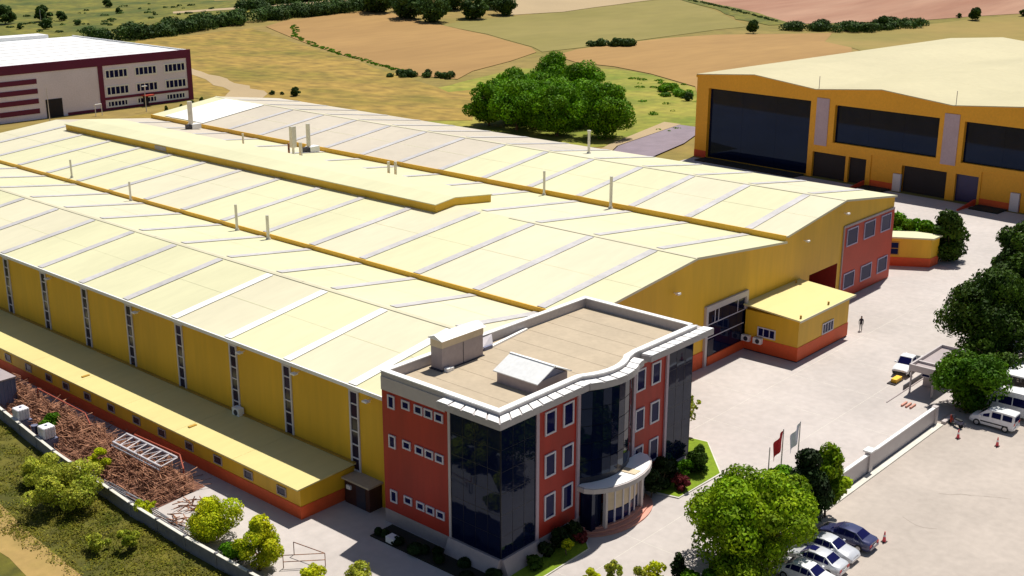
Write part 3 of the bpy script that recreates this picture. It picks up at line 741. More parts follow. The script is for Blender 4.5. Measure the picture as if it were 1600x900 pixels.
# ================================================================== large amber warehouse at right
WR = math.atan2(-.997, -.0766)
wh = thing('amber_warehouse', 'big amber warehouse with huge dark windows and cream ridged roof', 'warehouse', (142.8, 67.4, 0), WR)
D, U = 105.0, 106.0
RZ = [(0, 16.5), (13.7, 17.65), (27.4, 16.25), (40.6, 17.5), (54.0, 16.2), (66.5, 17.3), (79.8, 16.2), (93, 17.4), (106, 16.2)]
MB().box(.05, U - .05, .9, D, 0, 15.9).build('wall', M['amber'], wh)
MB().extrude([(0, 0, 14.3)] + [(u, 0, z - .1) for u, z in RZ] + [(U, 0, 14.3)], (0, .88, 0)).build('gable_band', M['amber'], wh)
for (a, za), (b, zb) in zip(RZ, RZ[1:]):
    n = 5
    for k in range(n):
        v0 = -.3 + k * (D + .6) / n; v1 = v0 + (D + .6) / n - .03
        MB().extrude([(a, v0, za - .09), (b, v0, zb - .09), (b, v0, zb + .06), (a, v0, za + .06)], (0, v1 - v0, 0)).build('roof_panel', M['roofdull'], wh)
MB().box(-.15, 0, -.2, D, 15.9, 16.5).build('side_gutter', M['goldtrim'], wh)
pier = MB()
bays = [(2.9, 26.4, .12, 14.0), (31.5, 51.8, 6.9, 13.8), (56.3, 76.6, 6.75, 13.75), (81, 101.5, 6.75, 13.75)]
edges = [0] + [e for b_ in bays for e in b_[:2]] + [U]
for i in range(0, len(edges), 2): pier.box(edges[i], edges[i + 1], .002, .89, 6.4 if i else 0, 14.3)
for a, b_, z0, z1 in bays:
    pier.box(a, b_, .004, .885, z1, 14.3)
    pier.box(a, b_, .004, .885, 0 if z0 < 1 else 5.9, z0)
for a, b_ in ((26.4, 27.5), (34.5, 35.1), (38.7, 39.6), (54.1, 55.7), (59.8, 60.2), (67.3, 69.5), (77, 80), (101.5, 106)): pier.box(a, b_, .006, .88, 0, 6.4)
for i, (a, b_) in enumerate(((27.5, 34.5), (35.1, 38.7), (39.6, 45.6), (45.6, 54.1), (55.7, 59.8), (60.2, 67.3), (69.5, 77), (80, 101.5))): pier.box(a, b_, .008, .87, 4.75 if i not in (2, 5) else 5.7, 6.39)
pier.build('facade_frame', M['amber'], wh)
for a, b_, z0, z1 in bays:
    MB().box(a - .05, b_ + .05, .862, .88, z0 - .05, z1 + .05).build('window_backing', M['dark'], wh)
    n = 3; du = (b_ - a) / n
    for k in range(n):
        MB().box(a + k * du + .012, a + (k + 1) * du - .012, .78, .86, z0 + .02, z1 - .02).build('window_pane', M['glass'], wh)
for a, b_ in ((27.7, 30.3), (52.7, 55.4), (77.6, 80.4)):
    MB().box(a, b_, -.12, 0, 6.05, 14.75).build('pilaster', M['lilac'], wh)
for a, b_ in ((27.5, 34.5), (45.9, 54.1), (69.7, 77)): MB().box(a, b_, .6, .7, .05, 4.75).build('loading_door', M['dark'], wh)
for a, b_, m_ in ((35.1, 38.7, 'dark'), (55.7, 59.8, 'bluedoor')): MB().box(a, b_, .55, .65, .05, 4.75).build('door', M[m_], wh)
for a, b_ in ((39.6, 45.6), (60.2, 67.3)):
    MB().box(a, b_, .2, .5, 1.2, 5.7).build('infill_panel', M['amber'], wh)
    MB().box(a, b_, .15, .5, 0, 1.19).build('plinth', M['orange'], wh)
for a in (44.3, 65.6): MB().box(a, a + 1.5, -.3, .18, 0, 3.1).build('wicket_door', M['frame'], wh)
MB().box(-.02, 2.9, -.03, .0, 0, 1.4).build('plinth', M['redpanel'], wh)
for a in (27.6, 54.2): 
    MB().tube((a, .4, 16.2), (a, .4, 18.6), .06).build('roof_mast', M['mauve'], wh)
for n_, a in (('entrance ramp', 38.6), ('second ramp', 59.6)):
    b = MB().extrude([(a, -8.0, 0.03), (a + .35, -8.0, 0.03), (a + .35, 0, 1.1), (a, 0, 1.1)], (0, 0, .05))
    b2 = MB(); b2.extrude([(a, -6.5, 0), (a, -.35, 0), (a, -.35, 1.0), (a, -6.5, .25)], (.3, 0, 0)); b2.build('ramp_wall', M['redpanel'], wh)
for a, b_ in ((3.2, 26.2), (39.2, 44.0), (60.4, 65.4)):
    MB().box(a, b_, -4, -.4, 0, .25).build('planting_bed', M['soilshade'], wh)

# ================================================================== maroon factory at far left
pu = thing('maroon_factory', 'white and maroon factory with three rows of windows and pale flat roof', 'factory', (67, 209, 0))
MB().box(67, 119.6, 209, 268, 0, 12.5).build('wall', M['palepurple'], pu)
MB().box(67.3, 119.2, 209.6, 268, 12.5, 12.62).build('roof', M['roofgrey'], pu)
MB().box(66.9, 119.7, 208.85, 209.4, 11.0, 13.1).build('parapet_band', M['purple'], pu)
MB().box(66.9, 67.2, 209.4, 268, 12.5, 12.95).build('side_parapet', M['roofgrey'], pu)
MB().box(119.3, 119.7, 209.4, 268, 11.8, 12.95).build('side_parapet', M['roofgrey'], pu)
MB().box(67.2, 112, 268, 274, 0, 13.6).build('rear_block', M['roofgrey'], pu)
MB().box(92.9, 94.2, 208.85, 209, 0, 10.99).build('corner_band', M['purple'], pu)
MB().box(118.3, 119.7, 208.85, 209, 0, 10.99).build('corner_band', M['purple'], pu)
MB().box(94.2, 118.3, 208.88, 209, 0, .55).box(94.2, 118.3, 208.88, 209, 2.55, 3.2).build('storey_band', M['purple'], pu)
MB().box(84, 92.9, 208.9, 209, 0, .7).build('storey_band', M['purple'], pu)
for zb in (8.4, 6.1, 3.75, 1.4):
    MB().box(67, 76.9, 208.88, 209, zb, zb + 1.15).build('maroon_stripe', M['purple'], pu)
for x in (94.7, 103.0, 111.5):
    for zb, h in ((7.65, 2.4), (3.5, 2.45)):
        window(pu, (x, 209, zb), X, NY, 6.4, h, 5, 1, .34, 'white')
    window(pu, (x, 209, .6), X, NY, 5.8, 1.75, 6, 1, .34, 'white')
MB().box(78.6, 82.8, 208.9, 209, 0, 4.4).build('loading_door', M['dark'], pu)
MB().box(104.2, 106.8, 206.8, 209, 2.6, 2.9).build('door_canopy', M['redpanel'], pu)
MB().box(104.7, 106.2, 208.85, 209, .1, 2.5).build('door', M['dark'], pu)
# roof seams
for k in range(1, 8):
    MB().box(67.3, 119.2, 209.6 + k * 7.3, 209.7 + k * 7.3, 12.62, 12.68).build('roof_seam', M['mauve'], pu)

# ================================================================== yellow kiosk and yard things at right
ki = thing('kiosk', 'small flat-roofed yellow kiosk with orange base beside the hall corner', 'kiosk', (96, 2, 0), 0)
kp = [(92.5, 4.0), (96.3, -2.2), (98.7, -2.3), (98.2, 1.0), (95.0, 5.6)]
MB().prism(kp, 1.3, 4.0).build('wall', M['yellow'], ki)
kc = [(92.44, 4.0), (96.26, -2.26), (98.76, -2.36), (98.26, 1.04), (95.0, 5.66)]
MB().prism(kc, 0, 1.29).build('plinth', M['orange'], ki)
MB().prism([(92.3, 4.1), (96.2, -2.5), (98.95, -2.6), (98.4, 1.1), (95.0, 5.9)], 4.0, 4.2).build('roof', M['roof'], ki)
ud = Vector((96.3 - 92.5, -6.2, 0)).normalized(); nd = Vector((ud.y, -ud.x, 0))
if nd.x > 0: nd = -nd
window(ki, (92.5 + ud.x * .6, 4 + ud.y * .6, 1.6), ud, nd, 2.4, 1.9, 2, 2, .12, 'trim', 'winglass')
# ================================================================== vegetation
def leaves_mesh(name, clumps, nleaf, size, m, seed, flat=0.0, shade=1.0):
    """clumps: array of (x,y,z,rx,rz). Leaves sit on the clumps' outer shells; each leaf a small bent quad."""
    rg = np.random.default_rng(seed)
    cl = np.array(clumps, float); wgt = cl[:, 3] ** 2; wgt /= wgt.sum()
    ci = rg.choice(len(cl), nleaf, p=wgt)
    d = rg.normal(size=(nleaf, 3)); d[:, 2] += .25; d /= np.linalg.norm(d, axis=1)[:, None]
    rad = rg.uniform(.55, 1.05, nleaf) ** .6
    c = cl[ci]
    pos = c[:, :3] + d * (rad[:, None] * np.stack([c[:, 3], c[:, 3], c[:, 4]], 1))
    nrm = d + rg.normal(size=(nleaf, 3)) * .42; nrm[:, 2] += flat
    nrm /= np.linalg.norm(nrm, axis=1)[:, None]
    a = np.cross(nrm, rg.normal(size=(nleaf, 3))); a /= np.linalg.norm(a, axis=1)[:, None]
    b = np.cross(nrm, a)
    s = size * rg.uniform(.6, 1.35, nleaf)[:, None]
    l, w_ = a * s * .62, b * s * .36
    bend = nrm * s * .12
    vs = np.stack([pos - l - bend, pos + w_, pos + l - bend, pos - w_], 1).reshape(-1, 3)
    me = bpy.data.meshes.new(name)
    me.vertices.add(nleaf * 4); me.vertices.foreach_set('co', vs.astype(np.float32).ravel())
    me.loops.add(nleaf * 4); me.loops.foreach_set('vertex_index', np.arange(nleaf * 4, dtype=np.int32))
    me.polygons.add(nleaf); me.polygons.foreach_set('loop_start', np.arange(0, nleaf * 4, 4, dtype=np.int32))
    try: me.polygons.foreach_set('loop_total', np.full(nleaf, 4, dtype=np.int32))
    except Exception: pass
    me.update(calc_edges=True)
    at = me.attributes.new('tint', 'FLOAT_COLOR', 'FACE')
    t = rg.uniform(.72, 1.28, nleaf) * (.7 + .6 * rg.random(len(cl))[ci])
    col = np.stack([t * rg.uniform(.9, 1.15, nleaf), t, t * rg.uniform(.7, 1.2, nleaf), np.ones(nleaf)], 1)
    at.data.foreach_set('color', col.astype(np.float32).ravel())
    me.materials.append(m)
    return me
def crown_clumps(rx, rz, cz, n, seed, shape='round', cr=.36):
    rg = random.Random(seed); out = []
    for i in range(n):
        for _ in range(60):
            x, y, z = (rg.uniform(-1, 1) for _ in range(3))
            q = x * x + y * y + z * z
            if q > 1 or q < .12: continue
            break
        if shape == 'cone':
            k = max(.12, (1 - (z + 1) / 2)); k = k ** .8; x *= k; y *= k; r = rx * cr * (.5 + k)
        elif shape == 'flame':
            k = 1 - abs(z + .25) ** 2 * .55; x *= k; y *= k; r = rx * cr * rg.uniform(.8, 1.2)
        else:
            r = rx * cr * rg.uniform(.5, 1.35); k = rg.uniform(.85, 1.12); x *= k; y *= k
            if z < -.5: x *= .8; y *= .8
        out.append((x * rx * .8, y * rx * .8, cz + z * rz * .8, r, r * rg.uniform(.65, .95)))
    return out
def trunk_mb(h, r, crown_z, rx, seed, nl=5):
    b = MB(); rg = random.Random(seed)
    top = Vector((rg.uniform(-.2, .2), rg.uniform(-.2, .2), crown_z))
    mid = Vector((rg.uniform(-.12, .12), rg.uniform(-.12, .12), crown_z * .5))
    b.tube((0, 0, -.15), mid, r, r * .75, 8).tube(mid, top, r * .75, r * .5, 8)
    for i in range(nl):
        a = 2 * math.pi * i / nl + rg.uniform(-.4, .4)
        e = top + Vector((math.cos(a) * rx * .55, math.sin(a) * rx * .55, (h - crown_z) * rg.uniform(.25, .65)))
        k = mid.lerp(top, rg.uniform(.4, 1))
        b.tube(k, k.lerp(e, .55) + Vector((0, 0, .15)), r * .4, r * .26, 6, False).tube(k.lerp(e, .55) + Vector((0, 0, .15)), e, r * .26, r * .08, 6, False)
    return b
_seed = [100]
def tree(name, label, cat, x, y, h, w_, nleaf, size, m, shape='round', nclump=26, cb_=.25, group=None, cr=.36, z=None):
    _seed[0] += 1; sd = _seed[0]
    z = H(x, y) if z is None else z
    t = thing(name, label, cat, (x, y, z), 0, group)
    rx = w_ / 2; c0 = h * cb_; rz = (h - c0) / 2; cz = c0 + rz
    tb = trunk_mb(h, max(.05, w_ * .03), c0 + rz * .5, rx, sd)
    me = bpy.data.meshes.new('trunk'); me.from_pydata(tb.v, [], tb.f); me.materials.append(M['trunk'])
    o = bpy.data.objects.new('trunk', me); COL.objects.link(o); o.parent = t
    cl = crown_clumps(rx, rz, cz, nclump, sd, shape, cr)
    c = bpy.data.objects.new('crown', leaves_mesh('crown', cl, nleaf, size, M[m], sd)); COL.objects.link(c); c.parent = t
    return t
# entrance side
tree('willow_tree', 'big broad light green tree beside the parked cars', 'tree', 8.4, -26.4, 8.5, 11.2, 40000, .25, 'leafwillow', 'round', 76, .02, cr=.25)
tree('young_tree', 'yellow-green young tree in front of the big broad tree', 'tree', 4.4, -27.6, 4.4, 3.9, 6000, .22, 'leafwillow', 'round', 20, .1)
tree('leafy_tree', 'shorter dark green tree at the foot of the big broad tree, lower left', 'tree', 2.3, -26.0, 3.0, 3.6, 3000, .3, 'leaf', 'round', 16, .05)
tree('cypress_tree', 'tall blackish green conifer behind the parked cars', 'tree', 16.2, -26.6, 8.0, 3.5, 7000, .28, 'leafblack', 'flame', 30, .03, cr=.5)
tree('leafy_tree', 'slim bright green tree between conifer and white wall', 'tree', 20.2, -26.3, 6.6, 3.7, 4200, .32, 'leafwillow', 'flame', 20, .12, cr=.4)
tree('leafy_tree', 'small round green tree at the foot of the flagpoles', 'tree', 19.2, -22.6, 4.2, 3.9, 3600, .3, 'leaf', 'round', 20, .08)
tree('sapling', 'thin airy sapling behind the office glass corner', 'tree', 26.6, -8.6, 4.7, 2.3, 650, .26, 'leafpale', 'round', 12, .3)
# gate side
tree('leafy_tree', 'green spreading tree over the gate canopy and dark shade', 'tree', 50.0, -25.9, 6.2, 7.4, 14000, .28, 'leafmid', 'round', 40, .06)
tree('plane_tree', 'large dark tree at the right edge behind the gate canopy', 'tree', 66.0, -22.6, 9.6, 11.0, 16000, .36, 'leafdark', 'round', 44, .04)
tree('plane_tree', 'dark tree cut by the right edge behind the carport', 'tree', 68.0, -29.5, 9.5, 10.0, 9000, .38, 'leafdark', 'round', 36, .04)
tree('plane_tree', 'tall dark tree at right edge nearest the amber warehouse', 'tree', 88.0, -17.6, 11.0, 8.6, 10000, .4, 'leafdark', 'round', 34, .04)
tree('plane_tree', 'dark tree half cut off by the right edge, beyond the gate', 'tree', 76.5, -22.8, 10.5, 9.6, 11000, .4, 'leafdark', 'round', 36, .04)
tree('plane_tree', 'dark tree filling the gap low at the right edge', 'tree', 60.5, -24.6, 6.5, 7.5, 7000, .36, 'leafdark', 'round', 28, .03)
tree('leafy_tree', 'dark green bushy tree right of the yellow kiosk', 'tree', 101.0, -2.6, 7.4, 6.4, 6500, .42, 'leafdark', 'flame', 22, .02, cr=.45)
tree('leafy_tree', 'rounded green tree close behind the yellow kiosk', 'tree', 100.6, 3.0, 6.6, 6.0, 5200, .42, 'leaf', 'round', 18, .03)
tree('leafy_tree', 'green bushy tree by the red hall corner behind the kiosk', 'tree', 100.5, 8.4, 6.4, 6.4, 5200, .42, 'leaf', 'round', 18, .03)
# office planting
for x, y, h, w_, lab, mm, sh_, nm_ in (
    (13.6, -13.7, 3.2, 1.9, 'black-green cone shrub just right of the entrance porch', 'leafblack', 'flame', 'conifer_shrub'),
    (15.3, -13.6, 3.4, 2.0, 'black-green shrub second right of the entrance porch', 'leafblack', 'flame', 'conifer_shrub'),
    (16.9, -13.5, 2.4, 1.6, 'low black-green shrub third right of the entrance porch', 'leafblack', 'flame', 'conifer_shrub'),
    (20.4, -14.0, 2.3, 2.3, 'round dark shrub on the right lawn', 'leafdark', 'round', 'shrub'),
    (18.8, -13.6, 1.7, 1.4, 'light green shrub beside the dark one on the right lawn', 'leaf', 'round', 'shrub'),
    (22.6, -12.6, 1.6, 1.0, 'slim small shrub near the tip of the right lawn', 'leafdark', 'flame', 'shrub'),
    (16.4, -14.8, 1.3, 1.6, 'low dark red bush at the near corner of the right lawn', 'leafred', 'round', 'shrub'),
    (.3, -13.4, 1.4, 1.3, 'black-green bush on the left lawn at the glass corner', 'leafblack', 'round', 'shrub'),
    (1.9, -13.4, 1.9, 1.5, 'tallest black-green bush on the left lawn below red wall', 'leafblack', 'round', 'shrub'),
    (3.3, -13.4, 1.9, 1.5, 'black-green bush left of the entrance porch', 'leafblack', 'round', 'shrub'),
    (3.7, -14.0, 1.0, 1.1, 'low dark red bush at the tip of the left lawn', 'leafred', 'round', 'shrub'),
    (-1.6, -13.9, 1.0, 1.2, 'small dark green bush on the left lawn', 'leafdark', 'round', 'shrub')):
    tree(nm_, lab, 'shrub', x, y, h, w_, int(500 + 300 * w_ * h), .22, mm, sh_, 14, .02, cr=.5)
tree('ball_tree', 'tiny pale ball-headed tree on the left lawn', 'shrub', 1.3, -14.6, 1.5, .9, 500, .16, 'leafyellow', 'round', 8, .5, cr=.6)
for i, (x, y, h, w_, mm, lab) in enumerate(((-1.4, -19.0, 2.0, 1.5, 'leafyellow', 'feathery yellow-green shrub at bottom edge, first from the left'), (.2, -19.8, 2.3, 1.5, 'leafpale', 'tall feathery shrub at bottom edge, second from the left'), (1.6, -21.0, 1.6, 1.3, 'leafpale', 'thin shrub at bottom edge, third from the left'), (2.4, -22.0, 2.2, 1.9, 'leafyellow', 'yellow-green shrub next to the dark cone at bottom edge'))):
    tree('shrub', lab, 'shrub', x, y, h, w_, 800, .2, mm, 'flame', 10, .05, cr=.4)
tree('conifer_shrub', 'small dark cone tree at the bottom edge', 'shrub', 4.0, -22.9, 2.6, 1.4, 1200, .2, 'leafblack', 'cone', 14, .02, cr=.5)
# left boundary strip
tree('bush', 'vivid yellow-green bush by the boundary wall', 'bush', -15.2, 7.8, 3.9, 4.9, 10400, 0.18, 'leafyellow', 'round', 24, .05)
tree('bush', 'upright yellow-green bush at the end of the scrap yard', 'bush', -15.6, 1.2, 4.6, 4.3, 9200, 0.18, 'leafyellow', 'flame', 22, .03, cr=.32)
tree('bush', 'low dark green bush between the two yellow-green bushes', 'bush', -16.0, 3.6, 1.8, 2.8, 3000, 0.17, 'leaf', 'round', 12, .03)
tree('bush', 'feathery yellow-green shrub at bottom edge under the scrap yard', 'bush', -14.6, -3.6, 2.0, 2.4, 1800, 0.17, 'leafyellow', 'flame', 12, .03)
tree('bush', 'dark tufted shrub at bottom edge on the pale yard', 'bush', -11.6, -5.3, 1.5, 2.6, 1800, 0.15, 'leafpale', 'round', 12, .03)
tree('bush', 'large pale fluffy bush outside the boundary wall', 'bush', -20.3, 21.4, 3.8, 6.8, 12000, 0.17, 'leafpale', 'round', 34, .05, cr=.26)
tree('bush', 'pale loose bush outside the wall above the large fluffy one', 'bush', -18.9, 27.2, 2.6, 4.6, 4800, 0.17, 'leafpale', 'round', 18, .05, cr=.28)
tree('bush', 'sparse pale bush in the weedy grass nearest the path', 'bush', -22.0, 13.0, 1.8, 2.6, 1800, 0.15, 'leafpale', 'round', 12, .05, cr=.3)
tree('bush', 'small pale bush in the weedy grass by the wall shade', 'bush', -20.4, 11.2, 2.0, 2.0, 1800, 0.15, 'leafpale', 'round', 12, .05, cr=.3)
tree('bush', 'bright green bush growing through the rusty tubes', 'bush', -14.6, 25.2, 2.4, 2.2, 2200, 0.17, 'leafyellow', 'round', 12, .05)
tree('bush', 'dark green bush behind the white tank', 'bush', -13.6, 36.2, 2.3, 2.4, 2200, 0.17, 'leaf', 'round', 12, .05)
tree('bush', 'yellow-flowered weed clump on the boundary wall top', 'bush', -16.6, 15.0, 1.7, 2.2, 1400, 0.15, 'leafyellow', 'round', 10, .05)
# big clump beyond the hall
for x, y, h, w_, lab, mm in (
    (141.5, 123, 11.4, 9.5, 'dark leafy tree at the left end of the grove behind the hall', 'leaf'), (141, 114, 11.2, 13.0, 'broad green tree at the front middle of the grove', 'leaf'),
    (141.5, 102.5, 11.8, 11.5, 'green tree right of middle in the grove front', 'leaf'), (147, 93.0, 13.0, 12.0, 'tall tree at the right end of the grove', 'leaf'),
    (168, 139, 10.5, 11.5, 'tree at the back left of the grove', 'leaf'), (183, 140, 13.0, 12.5, 'high back tree of the grove, left of two', 'leaf'), (181, 127, 11.5, 11.5, 'high back tree of the grove, right of two', 'leaf'),
    (152, 108, 11.2, 12.5, 'green tree filling the middle of the grove', 'leaf'), (150, 122, 11.0, 12.0, 'tree between the left and middle of the grove', 'leaf'), (168, 128, 11.0, 12.5, 'tree under the high back trees of the grove', 'leaf'),
    (158, 118, 10.5, 13.0, 'tree hidden in the heart of the grove', 'leaf'), (160, 106, 10.8, 12.0, 'tree behind the right end of the grove', 'leaf')):
    tree('broad_tree', lab, 'tree', x, y, h, w_ * 1.12, 11000, .5, mm, 'round', 44, -.05, 'trees of the grove behind the hall', cr=.34)
# far woods and lone trees (copies share their meshes)
base = tree('wood_tree', 'leftmost dark tree of the wood at the top edge', 'tree', 315, 351.8, 12.0, 17, 3600, 1.1, 'leafhedge', 'round', 30, .0, 'trees of the wood along the top edge', cr=.32)
for i, (x, y, s, lab) in enumerate(((311, 328, 1.0, 'dark tree second from the left in the wood at the top edge'), (312, 312, .95, 'dark front tree where the wood meets the olive field'), (334, 309, .88, 'fourth tree of the wood at the top edge'), (354, 310, .8, 'rightmost tree of the wood at the top edge'), (347, 338, 1.0, 'tree deep in the wood at the top edge'), (330, 345, 1.1, 'tall tree in the middle of the wood, cut by the top edge'), (365, 330, 1.0, 'tree at the back right of the wood, cut by the top edge'))):
    c = copy_tree(base); c.location = (x, y, H(x, y)); c.scale = (s, s, s * .95); c.rotation_euler.z = i * 1.3; c['label'] = lab
lone = tree('field_tree', 'round dark lone tree at the corner of the tan field', 'tree', 393.6, 203.3, 5.9, 6.8, 1500, .75, 'leafhedge', 'round', 18, .02, 'lone trees among the fields')
for i, (x, y, s, lab) in enumerate(((504.3, 152.1, 1.05, 'lone dark tree standing in the far field at top right'), (509.5, 162, .42, 'tiny bush left of the far lone tree'), (525, 138, .6, 'dark bush at the right end of the top edge'), (455, 174, 1.05, 'taller tree rising at the right of the field hedge'), (205, 110.4, .45, 'small round bush beside the amber warehouse corner'), (195.6, 465, 1.5, 'dark tree cut by the top left corner'), (211, 460, 1.3, 'dark tree on the hillside above the maroon factory'), (195.3, 428.5, .85, 'bush directly behind the maroon factory roof'), (217, 455, .8, 'bush right of the dark hillside tree'), (189.3, 439, .5, 'small bush on the hillside left of the pole'), (211, 430, .45, 'small dark bush alone on the green hillside'), (266, 499, .8, 'dark bush at the top edge of the hillside'), (250, 462, .5, 'small shrub high on the green hillside'), (138.5, 200, .26, 'small conifer behind the hall end, left of three'), (140.3, 198, .2, 'tiny conifer behind the hall end, middle of three'), (141.2, 193.3, .48, 'larger dark conifer behind the hall end'), (300, 206, .62, 'dark bush on the border between olive and tan fields'), (306, 203, .45, 'small dark bush beside the border bush'))):
    c = copy_tree(lone); c.location = (x, y, H(x, y) - .2); c.scale = (s, s, s); c.rotation_euler.z = i * 2.1; c['label'] = lab
def hedge(name, pts, w_, h, n, size, m, seed):
    rg = random.Random(seed); cl = []
    for (a, b_) in zip(pts, pts[1:]):
        a, b_ = Vector(a), Vector(b_); k = max(2, int((b_ - a).length / 1.2))
        for j in range(k):
            p = a.lerp(b_, j / k); r = rg.uniform(.5, 1) * w_ * .38
            x, y = p.x + rg.uniform(-.5, .5) * w_, p.y + rg.uniform(-.5, .5) * w_
            cl.append((x, y, H(x, y) + h * rg.uniform(.15, .5), r, h * rg.uniform(.35, .55)))
    o = bpy.data.objects.new(name, leaves_mesh(name, cl, n, size, M[m], seed)); COL.objects.link(o)
    return setp(o, kind='stuff')
hedge('hedgerow', [(183, 366), (199.9, 361), (220, 366), (238, 372), (262, 376), (290, 370), (312, 366), (322, 356)], 13, 6.4, 32000, .85, 'leafhedge', 1)
hedge('hedgerow', [(284, 408), (300, 420), (318, 418), (346, 402)], 12, 6, 12000, .95, 'leafhedge', 2)
hedge('hedgerow', [(424, 200), (434, 184), (446, 178), (462, 172), (478, 167)], 12, 4.8, 14000, .8, 'leafhedge', 3)
hedge('hedgerow', [(187, 204), (192, 196), (197, 188)], 5, 2.4, 3500, .5, 'leafhedge', 4)
hedge('hedgerow', [(262, 345), (240, 318), (225, 285), (208, 240), (196, 208)], 2.4, .6, 6000, .45, 'leaf', 5)
hedge('hedgerow', [(222, 128), (212, 120), (206, 113)], 5, 2.2, 3500, .5, 'leaf', 6)
hedge('hedgerow', [(298, 213), (303, 206), (309, 202)], 7, 3.4, 4000, .7, 'leafhedge', 7)
hedge('hedgerow', [(505, 318), (470, 258), (446, 222)], 3, 1.0, 2600, .6, 'leafhedge', 8)
# weeds: tufts in the strip outside the boundary wall
rg = np.random.default_rng(9); cl = []
for i in range(900):
    y = rg.uniform(-12, 52); x = rg.uniform(-25.5 if y < 32 else -30, -17.6 if y < 25 else -15.5)
    cl.append((x, y, .06, rg.uniform(.4, 1.1), rg.uniform(.08, .28)))
o = bpy.data.objects.new('weed', leaves_mesh('weed', cl, 60000, .13, M['grassblade'], 10, flat=1.0)); COL.objects.link(o); setp(o, kind='stuff')
cl = [(rg.uniform(160, 235), rg.uniform(86, 150), .1, rg.uniform(.6, 1.6), .4) for i in range(60)]
o = bpy.data.objects.new('meadow_scrub', leaves_mesh('meadow_scrub', cl, 2200, .5, M['leaf'], 12)); COL.objects.link(o); setp(o, kind='stuff')
cl = [(x, y, H(x, y) + .2, rg.uniform(.6, 2.2), .7) for x, y in zip(rg.uniform(185, 290, 70), rg.uniform(400, 500, 70))]
o = bpy.data.objects.new('hillside_scrub', leaves_mesh('hillside_scrub', cl, 2600, .8, M['leafhedge'], 13)); COL.objects.link(o); setp(o, kind='stuff')
# lawns with kerbs
def lawn(pts, label):
    MB().prism(pts, 0.0, .14).build('lawn', M['lawn'], kind='structure')
    cx_, cy_ = sum(p[0] for p in pts) / len(pts), sum(p[1] for p in pts) / len(pts)
    k = MB(); n = len(pts)
    P = [Vector((*p, 0)) for p in pts]
    out = [p + (p - Vector((cx_, cy_, 0))).normalized() * .16 for p in P]
    for i in range(n):
        j = (i + 1) % n
        k.extrude([P[i], P[j], out[j], out[i]], (0, 0, .12))
    k.build('kerb', M['kerb'], kind='structure')
lawn([(14.4, -12.75), (20.9, -12.75), (21.0, -9.2), (25.8, -9.2), (26.1, -11.2), (21.3, -15.6), (15.1, -15.5)], '')
lawn([(-4.9, -12.6), (-3.9, -13.4), (3.9, -13.0), (4.25, -14.0), (3.2, -15.15), (-2.0, -15.2), (-5.0, -14.9)], '')
MB().prism([(-6.6, -1), (-4.2, -1), (-4.2, -12.4), (-5.0, -14.8), (-6.4, -13.5)], 0, .12).build('planting_bed', M['soilshade'], kind='structure')  # office's deep shade is put into the near-black soil and leaf colour
hedge('shade_dark_cover', [(-5.4, -1.2), (-5.4, -6), (-5.6, -12.6), (-5.5, -14.2)], 1.7, .9, 15000, .16, 'leafblack', 31)  # low hedge in the blackest leaf colour, standing in for shade too
setp(MB().box(-6.5, -5.8, -3.6, -2.7, .12, .62).build('hatch_cover', M['white'], label='small white hatch box in the dark strip beside the red office wall', cat='hatch'))

